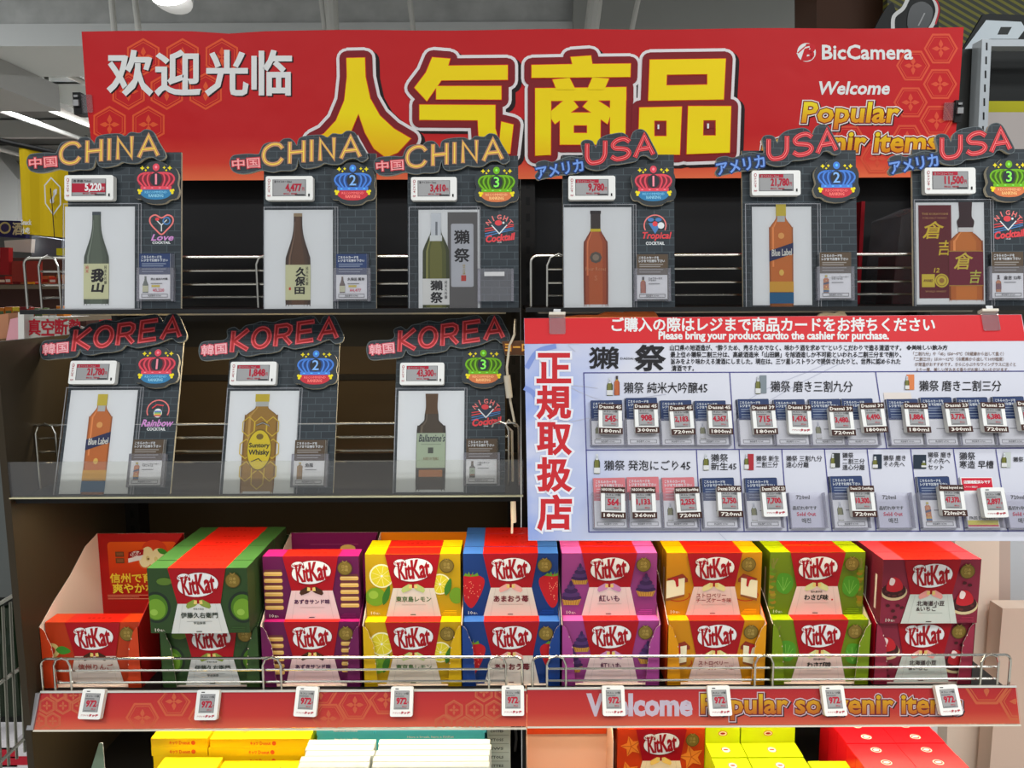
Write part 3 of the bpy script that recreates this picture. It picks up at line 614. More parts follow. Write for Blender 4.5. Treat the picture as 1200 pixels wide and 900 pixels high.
# ================================================================ electronic price tags (drawn in mm)
_tags = {}
def label_strip(b, s, x0, y0, x1, y1):
    b.slab([(x0, y0), (x1, y0), (x1, y1), (x0, y1)], .0004, .0006, mat(62, 36, 30)); ww = b.w; b.w = .0008+ (b.w-b.w); b.text(s, x0+2, y0+1.5, x1-2, y1-1.5, mat(222, 216, 208), .05, keep='c', res=1); b.w = ww
def tag_wide(price, style):
    """wide e-paper tag about 83 x 43 mm: origin at its centre, drawing unit mm"""
    k = ('w', price, style)
    if k in _tags: return _tags[k]
    mm = lambda x, y: (x/1000, y/1000)
    b = MB(mm); b.slab(rrect(-41, -21, 41, 21, 3.5), 0, .011, TAGW, mat(205, 205, 200)); b.w = .0112
    b.rect(-29, -14, 29, 15, mat(70, 70, 74)); b.step(); b.rect(-28, -13.3, 28, 14.3, LCD); b.step()
    if style == 2: b.rect(-28, -8, 28, 7, TAGRED)
    if style == 1: b.rect(-28, 8.5, 12, 14.3, TAGRED)
    b.step()
    b.text('酒 %s 720ml' % ('原酒' if style == 2 else 'ウイスキー'), -26, 9, 4, 13, INK if style != 1 else LCD, .03, res=1); b.text(price, -9 if len(price) > 5 else -6, -7, 21, 7, mat(225, 225, 225) if style == 2 else TAGRED, .09)
    b.text('円', 22.5, -5, 26, 1, mat(200, 190, 190) if style == 2 else TAGRED, .05, res=1); b.text('税込 価格', -10, -11.5, 14, -8.5, TAGRED, .04, res=1); b.rect(10, -12.8, 27, -11, INK)
    b.ell(-35, 13, 2.2, 3, TAGRED, 12); b.step(); b.ell(-35, 13, 1.3, 2, TAGW, 12)
    for i, ch in enumerate('アプリで'): b.text(ch, -37, 5-i*4.2, -33.5, 8-i*4.2, TAGRED, .06, res=1)
    b.text('タッチ', -37.5, -15, -32.5, -12, TAGRED, .12, res=1); b.rect(33, -15, 35.5, -10, BLACK)
    _tags[k] = b.mesh('price_tag'); return _tags[k]
def tag_tall(price, top=None, bottom=None, tilt=0):
    """tall e-paper tag 42 x 52 mm, origin at its centre; brown strips above and below when named"""
    k = ('t', price, top, bottom)
    if k in _tags: return _tags[k]
    mm = lambda x, y: (x/1000, y/1000)
    b = MB(mm); b.slab(rrect(-20, -25, 20, 25, 3), 0, .010, TAGW, mat(200, 198, 192)); b.w = .0102
    b.rect(-13.5, -13, 13.5, 18, mat(96, 96, 98)); b.step(); b.rect(-12.8, -12.3, 12.8, 17.3, LCD); b.step()
    b.text('ネスレ 10個', -11.5, 11.5, 11.5, 15, INK, .03, res=1); b.rect(-12, 8.2, 4, 9.4, mat(90, 90, 92)); b.text(price, -9 if len(price) < 4 else -12, -4, 9 if len(price) < 4 else 10, 6, TAGRED, .09, res=2)
    b.text('円', 10.2, -3.5, 12.4, 0, TAGRED, .04, res=1); b.text('税込', 1, -9.5, 10, -7, TAGRED, .04, res=1); b.rect(-11, -11.2, 9, -10.4, mat(90, 90, 92))
    b.rect(-12, 20.3, -6, 21.8, BLACK); b.text('アプリで', -15, -20, -2, -17.5, TAGRED, .05, res=1); b.text('タッチ', -1, -20.5, 15, -16.5, TAGRED, .14, .15, res=1)
    if top: b.w = .0106; b.slab([(-21, 16), (20.5, 16), (20.5, 26.5), (-21, 26.5)], .0104, .0112, mat(62, 36, 30)); b.w = .0114; b.text(top, -19, 18.5, 18.5, 24, mat(226, 220, 210), .06, res=1)
    if bottom: b.slab([(-20, -26), (21, -26), (21, -15.5), (-20, -15.5)], .0104, .0112, mat(62, 36, 30)); b.w = .0114; b.text(bottom, -16 if len(bottom) < 7 else -18, -23.6, 17, -18, mat(226, 220, 210), .07, res=1)
    _tags[k] = b.mesh('price_tag'); return _tags[k]

# ================================================================ little bottles, drawn in the unit box (0..1 wide by height), y up
G = {}
def half(prof, m, cx, b, X):
    L = [X(cx-w, y) for w, y in prof]; Rr = [X(cx+w, y) for w, y in reversed(prof)]; b.poly(L+Rr, m)
def bottle_art(b, kind, x0, y0, x1, y1, small=False):
    """bottle printed inside the box; the profile runs from the foot (y=0) to the top (y=1)"""
    w, h = x1-x0, y1-y0; cx = (x0+x1)/2
    X = lambda x, y: (cx+x*w, y0+y*h)
    def prof(p, m, soft=True):
        q = catmull([(a, c) for a, c in p], 3, False) if soft else p
        half(q, m, 0, b, X)
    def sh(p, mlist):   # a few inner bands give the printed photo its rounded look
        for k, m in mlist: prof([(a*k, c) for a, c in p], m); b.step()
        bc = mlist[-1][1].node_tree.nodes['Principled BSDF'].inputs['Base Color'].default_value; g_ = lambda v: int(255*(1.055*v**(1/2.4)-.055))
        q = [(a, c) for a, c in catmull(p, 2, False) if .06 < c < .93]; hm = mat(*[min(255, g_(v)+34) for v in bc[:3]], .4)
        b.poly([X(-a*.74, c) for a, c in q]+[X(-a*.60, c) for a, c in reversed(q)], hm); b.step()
    def r(x0_, y0_, x1_, y1_, m): b.poly([X(x0_, y0_), X(x1_, y0_), X(x1_, y1_), X(x0_, y1_)], m)
    def tx(s, x0_, y0_, x1_, y1_, m, bold=.04, **kw):
        if not small: a = X(x0_, y0_); c = X(x1_, y1_); b.text(s, a[0], a[1], c[0], c[1], m, bold, **kw)
    P = {'sake': [(.46, .015), (.5, .03), (.5, .46), (.45, .55), (.25, .72), (.18, .84), (.17, .95), (.17, .99)],
         'round': [(.47, .01), (.5, .03), (.5, .52), (.47, .62), (.28, .74), (.2, .80), (.18, .97), (.18, .99)],
         'wine': [(.46, .01), (.5, .03), (.5, .60), (.44, .68), (.22, .78), (.19, .85), (.19, .98)],
         'square': [(.49, 0), (.49, .02), (.5, .72), (.47, .765), (.22, .85), (.2, .90), (.2, .99)],
         'kura': [(.46, 0), (.48, .03), (.48, .56), (.45, .6), (.26, .67), (.2, .69), (.22, .8), (.17, .84), (.19, .99)],
         'kaku': [(.44, .0), (.5, .03), (.5, .72), (.46, .78), (.24, .84), (.19, .87), (.19, .94), (.2, .99)],
         'ball': [(.46, 0), (.5, .03), (.5, .60), (.42, .66), (.26, .71), (.24, .77), (.2, .86), (.22, .99)]}[{'gasan': 'sake', 'kubota': 'sake', 'dassai': 'round', 'rose': 'wine', 'blue': 'square', 'kura': 'kura', 'kaku': 'kaku', 'ball': 'ball', 'spark': 'round'}[kind]]
    if kind in ('gasan', 'kubota'):
        c = ((74, 82, 72), (94, 104, 90)) if kind == 'gasan' else ((66, 48, 38), (92, 64, 44))
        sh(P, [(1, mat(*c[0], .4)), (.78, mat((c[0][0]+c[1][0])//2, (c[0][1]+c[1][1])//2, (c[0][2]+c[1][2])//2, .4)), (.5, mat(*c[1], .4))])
        r(-.17, .955, .17, .99, mat(70, 78, 84) if kind == 'gasan' else mat(150, 130, 100)); r(-.5, .065, .5, .44, mat(196, 196, 160)); b.step()
        if kind == 'gasan': tx('我', -.2, .25, .26, .38, INK, .10, shear=.1); tx('山', -.18, .14, .26, .23, INK, .12, shear=.1); tx('純\n米', -.42, .34, -.3, .42, mat(190, 70, 70), .02)
        else: tx('久', -.08, .32, .3, .41, INK, .09, shear=.1); tx('保', -.12, .22, .26, .31, INK, .09, shear=.1); tx('田', -.12, .13, .26, .20, INK, .09); r(-.36, .17, -.28, .2, mat(190, 60, 50))
        tx('純\n米\n大\n吟\n醸', .32, .22, .42, .42, mat(60, 60, 50), .02, res=1)
    elif kind in ('dassai', 'spark'):
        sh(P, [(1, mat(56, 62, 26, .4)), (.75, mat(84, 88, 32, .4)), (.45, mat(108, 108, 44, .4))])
        r(-.19, .72, .19, .99, mat(196, 200, 204)); r(-.23, .70, .23, .76, mat(205, 208, 208)); r(-.5, .04, .5, .31, mat(206, 206, 204)); b.step(); r(-.02, .76, .06, .9, mat(120, 124, 130))
        tx('獺', -.2, .19, .24, .29, INK, .06); tx('祭', -.2, .06, .24, .17, INK, .06); tx('純\n米\n大\n吟\n醸', .32, .1, .42, .29, INK, .02, res=1)
    elif kind == 'rose':
        sh(P, [(1, mat(120, 50, 24, .4)), (.84, mat(158, 72, 34, .4)), (.55, mat(176, 88, 40, .4))])
        r(-.21, .77, .21, .80, mat(200, 180, 40)); r(-.2, .80, .2, .985, mat(62, 52, 50)); r(-.22, .955, .22, .99, mat(48, 42, 42)); b.step()
        if not small:
            for i in range(8): a = R(45*i); q = X(.14*math.cos(a), .5+.033*math.sin(a)); b.ell(q[0], q[1], 3.2, 3.2, mat(92, 84, 76), 8)
            b.step(); q = X(0, .5); b.ell(q[0], q[1], 4, 4, mat(140, 124, 108), 10)
            tx('Four Roses', -.42, .36, .42, .40, mat(196, 130, 90), .02, res=1); tx('S', -.06, .26, .06, .31, mat(190, 120, 80), .02)
    elif kind == 'blue':
        sh(P, [(1, mat(150, 84, 34, .4)), (.88, mat(188, 108, 44, .4))]); r(-.5, .0, .5, .11, mat(24, 90, 130)); r(-.44, .11, .44, .15, mat(120, 80, 40))
        r(-.16, .82, .16, .9, mat(176, 178, 176)); r(-.21, .88, .21, 1.0, mat(190, 172, 60)); b.step()
        b.poly([X(-.5, .42), X(.5, .50), X(.5, .61), X(-.5, .53)], mat(38, 44, 84)); r(-.5, .115, .5, .22, mat(196, 150, 52)); b.step()
        if not small: tx('Blue Label', -.4, .48, .42, .545, mat(215, 215, 205), .05, rot=3, shear=.15)
        q = X(0, .68); b.ell(q[0], q[1], w*.13, w*.13, mat(214, 160, 90), 12); q = X(0, .31); b.ell(q[0], q[1], w*.1, w*.13, mat(214, 180, 90), 12)
    elif kind == 'kura':
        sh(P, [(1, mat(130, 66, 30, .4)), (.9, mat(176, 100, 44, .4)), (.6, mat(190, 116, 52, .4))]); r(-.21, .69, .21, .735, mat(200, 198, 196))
        prof([(.21, .735), (.24, .8), (.17, .85), (.19, .995)], mat(58, 36, 40)); r(-.48, .14, .48, .50, mat(112, 30, 50)); b.step()
        tx('倉', -.36, .31, .12, .48, mat(200, 180, 70), .025, shear=.2); tx('吉', .06, .17, .36, .30, mat(180, 180, 80), .025, shear=.2); r(-.48, .49, .48, .5, mat(170, 130, 60)); r(-.48, .14, .48, .15, mat(170, 130, 60))
    elif kind == 'kaku':
        sh(P, [(1, mat(120, 84, 24, .4)), (.9, mat(150, 112, 30, .4))]); r(-.19, .87, .19, .93, mat(170, 172, 168)); r(-.21, .92, .21, 1, mat(186, 166, 40)); b.step()
        if not small:
            for (a, c) in ((-.36, .66), (0, .66), (.36, .66), (-.36, .2), (0, .12), (.36, .2), (-.4, .43), (.4, .43)):
                b.stroke([X(a+.2*math.cos(R(90+60*i)), c+.1*math.sin(R(90+60*i))) for i in range(6)], 1.1, mat(205, 176, 50), True)
            b.step(); q = X(0, .42); b.ell(q[0], q[1], w*.37, h*.215, mat(120, 96, 20), 28); b.step(); b.ell(q[0], q[1], w*.345, h*.2, mat(206, 186, 34), 28); b.step()
            q = X(0, .555); b.ell(q[0], q[1], w*.11, w*.09, mat(120, 100, 30), 10); tx('Suntory', -.3, .43, .3, .49, INK, .06); tx('Whisky', -.3, .355, .3, .42, INK, .06); b.stroke([X(-.2, .3), X(0, .33), X(.1, .3)], 1, INK)
    elif kind == 'ball':
        sh(P, [(1, mat(52, 42, 30, .4)), (.8, mat(68, 54, 36, .4))]); prof([(.23, .78), (.2, .86), (.22, .995)], mat(92, 66, 40)); r(-.49, .22, .49, .58, mat(164, 176, 152)); r(-.4, .13, .4, .2, mat(160, 104, 56)); b.step()
        tx('Ballantine’s', -.42, .49, .46, .565, mat(40, 46, 60), .03, shear=.25); r(-.1, .37, .08, .43, mat(80, 84, 76)); tx('AGED 30 YEARS', -.26, .3, .26, .33, mat(120, 80, 50), .02, res=1); r(-.34, .46, .34, .465, mat(120, 130, 116))

# ================================================================ neon-print headers and crown badges, in board units (1 unit about 1.55 mm)
LET = {'C': [catmull([(.97, .80), (.80, .97), (.45, 1), (.12, .82), (0, .5), (.12, .16), (.45, 0), (.8, .04), (.97, .22)], 3, False)],
       'H': [[(0, 0), (0, 1)], [(1, 0), (1, 1)], [(0, .5), (1, .5)]], 'I': [[(.5, 0), (.5, 1)]], 'N': [[(0, 0), (0, 1), (1, 0), (1, 1)]],
       'A': [[(0, 0), (.5, 1), (1, 0)], [(.2, .32), (.8, .32)]], 'U': [catmull([(0, 1), (0, .6), (.02, .3), (.2, .05), (.5, 0), (.8, .05), (.98, .3), (1, .6), (1, 1)], 3, False)],
       'S': [catmull([(.95, .85), (.7, 1), (.3, .98), (.05, .8), (.15, .6), (.5, .52), (.85, .42), (1, .22), (.8, .03), (.3, 0), (.03, .14)], 3, False)],
       'K': [[(0, 0), (0, 1)], [(.95, 1), (.08, .5), (1, 0)]], 'O': [arc(.5, .5, .5, .5, n=20)+[(1, .5)]], 'R': [[(0, 0), (0, 1), (.7, 1), (.95, .88), (.98, .7), (.85, .52), (.6, .45), (0, .45)], [(.5, .45), (1, 0)]],
       'E': [[(1, 1), (0, 1), (0, 0), (1, 0)], [(0, .52), (.85, .52)]]}
HEAD = {
 'CHINA': dict(o=(20-79, 362-145), out=[(75, 260), (95, 225), (150, 215), (215, 212), (275, 215), (290, 190), (312, 148), (360, 130), (420, 132), (450, 108), (500, 105), (530, 130), (548, 155), (562, 105), (620, 85), (720, 80), (762, 98), (800, 70), (862, 76), (900, 52), (955, 65), (990, 130), (1040, 215), (1040, 250), (1000, 270), (955, 245), (900, 252), (850, 285), (780, 285), (740, 278), (700, 300), (620, 315), (575, 300), (557, 245), (540, 310), (500, 330), (430, 330), (380, 340), (330, 332), (290, 325), (220, 345), (150, 350), (100, 335), (78, 298)],
   s='CHINA', bx=[(300, 455), (485, 605), (630, 670), (700, 818), (850, 1000)], base=(300, 305), ang=5.4, hh=168, sub='中国', sbox=(92, 322, 285, 235), srot=-4),
 'USA': dict(o=(620-660, 362-145), out=[(42, 360), (62, 325), (50, 270), (110, 250), (160, 262), (200, 252), (250, 232), (300, 222), (360, 232), (385, 215), (370, 130), (402, 105), (452, 115), (475, 160), (492, 110), (540, 75), (600, 62), (660, 55), (700, 78), (716, 112), (742, 50), (790, 30), (832, 50), (870, 120), (912, 205), (905, 235), (870, 240), (830, 215), (790, 222), (762, 255), (700, 268), (640, 278), (580, 282), (540, 310), (480, 320), (420, 308), (390, 290), (375, 325), (330, 342), (260, 350), (200, 355), (150, 368), (100, 378), (62, 388)],
   s='USA', bx=[(400, 550), (578, 722), (745, 890)], base=(400, 292), ang=9.2, hh=166, sub='アメリカ', sbox=(52, 362, 385, 262), srot=-10),
 'KOREA': dict(o=(40-84, 580-360), out=[(45, 300), (60, 245), (120, 232), (210, 228), (242, 200), (235, 152), (285, 130), (325, 155), (362, 120), (420, 108), (480, 87), (556, 98), (620, 76), (700, 72), (770, 55), (842, 52), (875, 90), (895, 105), (910, 60), (960, 45), (995, 62), (1030, 130), (1062, 200), (1050, 242), (1000, 252), (960, 222), (900, 245), (850, 265), (780, 280), (720, 290), (680, 282), (640, 272), (610, 305), (540, 322), (480, 325), (400, 342), (345, 330), (325, 300), (300, 350), (240, 362), (170, 367), (100, 374), (65, 360)],
   s='KOREA', bx=[(268, 392), (412, 548), (572, 695), (728, 850), (880, 1022)], base=(268, 318), ang=7.8, hh=164, sub='韓国', sbox=(66, 338, 240, 248), srot=-6)}
def header_mesh(kind, cc):
    k = ('h', kind, cc)
    if k in _tags: return _tags[k]
    H = HEAD[kind]; ox, oy = H['o']; u = BU
    T = lambda x, y: ((x/6+ox)*u, (oy-y/6)*u)
    b = MB(T); b.slab(catmull(H['out'], 3), .004, .010, BRICK, FOAM); b.w = .0102
    b.stroke(catmull([(x, y) for x, y in H['out']], 3), 5, mat(96, 104, 106), True); b.step()
    if kind == 'CHINA': lay = [(36, mat(108, 88, 74)), (27, mat(214, 158, 118)), (19, mat(196, 132, 74)), (8, mat(240, 208, 84))]; sc = [(mat(196, 62, 70), .17), (mat(240, 160, 160), .02)]
    elif kind == 'USA': lay = [(40, mat(74, 42, 46)), (31, mat(226, 86, 90)), (22, mat(186, 26, 36)), (7, mat(240, 116, 118))]; sc = [(mat(30, 56, 110), .2), (mat(110, 150, 220), .05)]
    else: lay = [(42, mat(110, 50, 56)), (31, mat(236, 98, 104)), (17, mat(176, 44, 46))]; sc = [(mat(214, 82, 96), .17), (mat(246, 186, 190), .03)]
    ca, sa = math.cos(R(H['ang'])), math.sin(R(H['ang'])); bx, by = H['base']
    for wd, m in lay:
        for ch, (x0, x1) in zip(H['s'], H['bx']):
            for st in LET[ch]:
                q = []
                for (x, y) in st:
                    X_ = (x0+11+(x1-x0-22)*x-bx)/ca; Y_ = 12+y*(H['hh']-28); q.append((bx+X_*ca-Y_*sa*-.12, by-X_*sa-Y_))
                b.stroke(q, wd, m, kind == 'KOREA' and ch == 'O')
        b.step()
    x0, y0, x1, y1 = H['sbox']
    for m, bd in sc: b.text(H['sub'], x0, y0-8, x1, y1+8, m, bd, rot=H['srot']); b.step()
    _tags[k] = b.mesh('neon_header'); return _tags[k]
def crown_mesh(rank):
    k = ('c', rank)
    if k in _tags: return _tags[k]
    u = BU; T = lambda x, y: (x*u, y*u); b = MB(T)
    out = [(0, 25), (8, 24), (13, 20), (22, 17), (26, 8), (25, -2), (27, -10), (24, -18), (16, -20), (10, -24), (-2, -25), (-12, -23), (-18, -19), (-24, -18), (-27, -10), (-24, -3), (-26, 8), (-22, 16), (-13, 19), (-8, 24)]
    b.slab(catmull(out, 3), .004, .011, mat(46, 53, 57, .45), FOAM); b.w = .0112
    A, Bc = {1: ((222, 72, 88), (52, 124, 170)), 2: ((72, 128, 214), (196, 52, 62)), 3: ((112, 176, 24), (212, 120, 72))}[rank]
    m = mat(*A); d = mat(int(A[0]*.55), int(A[1]*.55), int(A[2]*.6)); hl = mat(min(255, A[0]+25), min(255, A[1]+70), min(255, A[2]+70))
    body = [(-17, -5), (-21, 3), (-19, 9), (-13, 11), (-7, 11), (0, 13), (7, 11), (13, 11), (19, 9), (21, 3), (17, -5)]
    b.poly(catmull(body, 2), d); b.poly(catmull([(-18, -8), (18, -8), (19, -12), (14, -17), (6, -19.5), (-6, -19.5), (-14, -17), (-19, -12)], 2), mat(*Bc)); b.step()
    b.ell(0, 18, 4, 4.4, m, 14)
    for s in (-1, 1):
        for (x0, x1) in ((21, 16), (15.5, 12), (10, 8)):
            b.stroke(catmull([(s*x1*.95, -4), (s*x0, 3), (s*x0*.9, 9), (s*(x0*.55), 11.5), (s*2, 11)], 3, False), 2.0, m)
    b.rect(-18, -8, 18, -4.2, m); b.step()
    b.ell(0, 4, 7, 8, mat(44, 48, 54), 18); b.step(); b.text(str(rank), -4.6, -2, 4.6, 10, hl if rank != 2 else mat(130, 180, 240), .03, keep='c')
    b.text('• • • •', -15, -6.8, 15, -5.4, hl, .02, res=1); b.text('RECOMMEND', -13, -12.5, 13, -9.8, mat(min(255, Bc[0]+70), min(255, Bc[1]+70), min(255, Bc[2]+60)), .05, res=1); b.text('RANKING', -8.5, -17, 8.5, -13.5, mat(min(255, Bc[0]+90), min(255, Bc[1]+80), min(255, Bc[2]+60)), .07, res=1)
    b.ell(0, 18.2, 1.6, 1.8, hl, 8)
    for s in (-1, 1):
        for x, y, r_ in ((16, 17, 2.8), (9.5, 17.5, 2.0), (12, 14.5, 1.6)):
            b.poly([(s*x, y+r_), (s*x+r_*.35, y+r_*.35), (s*x+r_, y), (s*x+r_*.35, y-r_*.35), (s*x, y-r_), (s*x-r_*.35, y-r_*.35), (s*x-r_, y), (s*x-r_*.35, y+r_*.35)], YEL)
        for x, y in ((20, -9), (17.5, -9.5), (19, -12)): b.ell(s*x, y, 1.7, 1.7, YEL, 8)
    _tags[k] = b.mesh('crown_badge'); return _tags[k]
def logo(b, kind, cx, cy):
    PK = mat(226, 120, 116); BL = mat(74, 122, 176); LV = mat(204, 140, 200); RD = mat(216, 68, 74); WH = mat(216, 220, 220)
    if kind == 'love':
        b.stroke([(cx+x, cy+4+y) for x, y in catmull([(0, 8.5), (7, 12), (13, 9), (13, 2), (6, -6), (0, -11), (-6, -6), (-13, 2), (-13, 9), (-7, 12)], 3)], 1.7, PK, True)
        b.stroke([(cx-6, cy+10), (cx, cy+4), (cx+6, cy+10)], 1.1, WH); b.stroke([(cx, cy+4), (cx, cy-3)], 1.1, WH); b.stroke(arc(cx+6, cy+9, 4, 4), 1.6, BL, True); b.ell(cx-5, cy+11, 2.4, 2, RD)
        b.text('Love', cx-12, cy-14, cx+13, cy-7, LV, .05, .3); b.text('COCKTAIL', cx-10.5, cy-18, cx+10.5, cy-15.2, WH, .07)
    elif kind in ('tropical', 'rainbow'):
        b.stroke(arc(cx, cy+5, 13, 12.5, -25, 205, 20), 1.4, PK)
        if kind == 'tropical':
            b.poly([(cx-8, cy+8), (cx+8, cy+8), (cx, cy-5)], BL); b.step(); b.ell(cx, cy+7, 3, 3, RD); b.ell(cx+7, cy+5, 4, 4, WH, 10); b.ell(cx-5, cy+12, 4, 2.4, BL, 8); b.ell(cx+4, cy+12, 4, 2.4, BL, 8)
            b.text('Tropical', cx-17, cy-13, cx+17, cy-3, RD, .05, .25); b.text('COCKTAIL', cx-11, cy-18, cx+11, cy-14.5, WH, .07)
        else:
            b.ell(cx, cy+2, 5, 5.5, WH, 14); b.step()
            for i, c in enumerate(((200, 60, 60), (214, 180, 50), (90, 160, 90), (70, 110, 180))): b.rect(cx-4, cy-2+i*1.7, cx+4, cy-.5+i*1.7, mat(*c))
            b.stroke([(cx-7, cy+8), (cx-2, cy+12), (cx+6, cy+11)], 1.4, RD)
            b.text('Rainbow', cx-18, cy-14, cx+18, cy-6, LV, .05, .3); b.text('COCKTAIL', cx-11, cy-19, cx+11, cy-15.5, WH, .07)
    else:
        for i, ch in enumerate('NIGHT'): a = R(150-30*i); x, y = cx+15*math.cos(a), cy+2+13*math.sin(a); b.text(ch, x-2.4, y-3, x+2.4, y+3, PK, .05, rot=(2-i)*22, keep='c')
        for i, m in enumerate((RD, RD, BL, BL)): b.stroke([(cx-17, cy-5+i*-1.0+6-2*i), (cx+17, cy+6-2*i)], 1.1, m)
        b.step(); b.poly([(cx-9, cy+5), (cx+9, cy+5), (cx, cy-5)], mat(50, 60, 76)); b.step(); b.stroke([(cx-9, cy+5), (cx, cy-5), (cx+9, cy+5)], 1.3, WH); b.ell(cx-1, cy+8, 4.5, 3.4, RD, 12); b.ell(cx+5, cy+8, 1.4, 1.4, WH, 8)
        b.text('Cocktail', cx-17, cy-14, cx+17, cy-6, RD, .08, .25, rot=6); b.text('club', cx-3, cy-16, cx+3, cy-14.6, WH, .05, res=1)
def pocket_card(b, kind, navy, price, name, cx0=0, S_=1.0, w0=0.0):
    """product card 36 x 53 units: a coloured half above a white half"""
    C = {1: (44, 60, 98), 0: (84, 70, 56), 2: (198, 112, 118)}[navy]
    T0 = b.T; b.T = lambda x, y: T0(cx0+x*S_, y*S_)
    b.w = w0; b.slab([(0, 0), (36, 0), (36, 53), (0, 53)], w0-.0012, w0, WHITE, PAPER); b.step(); b.rect(0, 28.5, 36, 53, mat(*C)); b.step(); LT = mat(206, 210, 214)
    b.text('こちらのカードを', 2.5, 47.5, 26, 50.5, LT, .05, res=1); b.text('レジまでお持ち下さい', 2.5, 43.5, 33, 46.8, LT, .05, res=1)
    for i, y in enumerate((40.5, 38, 34.5, 31.5)): b.rect(3, y, 31-3*(i % 2), y+1.1, mat((C[0]+206)//2, (C[1]+210)//2, (C[2]+214)//2))
    if kind: bottle_art(b, kind, 4, 7, 10.5, 26.5, True)
    b.text(name, 13.5, 21, 33, 25.5, INK, .06, keep='l', res=1); b.rect(13.5, 17.5, 27, 18.4, mat(120, 120, 120))
    if price: b.rect(14.5, 13.8, 24, 16.2, mat(206, 188, 40)); b.text(price, 16, 8, 32, 12, mat(210, 90, 110), .05, keep='l')
    b.stroke([(3, 2), (33, 2), (33, 5.6), (3, 5.6)], .6, mat(110, 110, 110), True); b.text('商品番号 057081', 7, 2.8, 29, 4.8, mat(90, 90, 90), .03, keep='c', res=1)
    b.T = T0

BU = .001555
BOARDS = [  # left px, right px, foot y, Y of foot, tilt, header, rank, logo, photo box, tag box, price, style, bottle, card colour, card name
 (79, 212, 362, 'CHINA', 1, 'love', (-3, 0, 79, 120), (1, 126, 58.5, 154), '5,220', 2, 'gasan', 1, '我山 純米大吟醸', 0, 'green sake bottle with cream label on white'),
 (309, 441, 362, 'CHINA', 2, None, (1, -1, 82, 117), (5, 126, 61, 155), '4,477', 0, 'kubota', 1, '久保田 萬寿', 6.5, 'brown sake bottle with cream label on white'),
 (478, 608, 362, 'CHINA', 3, 'night', (13, -1, 86, 119), (5, 127, 60, 157), '3,410', 0, 'dassai', None, None, 5, 'green sake bottle beside its white-labelled grey box'),
 (660, 791, 362, 'USA', 1, 'tropical', (1, 1, 82, 121), (6, 127, 62, 157), '9,780', 1, 'rose', 0, 'フォアローゼズ\nプラチナ', 0, 'amber bottle with dark neck on white'),
 (871, 1005, 361, 'USA', 2, None, (11, 3, 80, 118), (8, 129, 65, 158), '21,780', 1, 'blue', 0, 'ジョニーウォーカー\nブルーラベル', 0, 'square amber bottle with blue base on white'),
 (1071, 1206, 361, 'USA', 3, 'night', (3, 4, 82, 122), (9, 130, 68, 160), '11,500', 1, 'kura', 0, '倉吉 12年', 2, 'whisky bottle beside its dark red carton'),
 (65, 199, 580, 'KOREA', 1, 'rainbow', (4, 1, 84, 124), (4, 130, 60, 158), '21,780', 1, 'blue', 0, 'ジョニーウォーカー\nブルーラベル', 0, 'square amber bottle with blue base on grey white'),
 (257, 390, 580, 'KOREA', 2, None, (4, 1, 87, 124), (5, 130, 61, 158), '1,848', 1, 'kaku', 0, '角瓶', 0, 'honeycomb cut yellow whisky bottle'),
 (460, 592, 578, 'KOREA', 3, 'night', (4, 1, 84, 123), (6, 128, 60, 157), '43,300', 1, 'ball', 0, 'バランタイン\n30年', 0, 'dark round shouldered bottle with pale green label')]
BGN = {'CHINA': 'gold', 'USA': 'red', 'KOREA': 'red'}
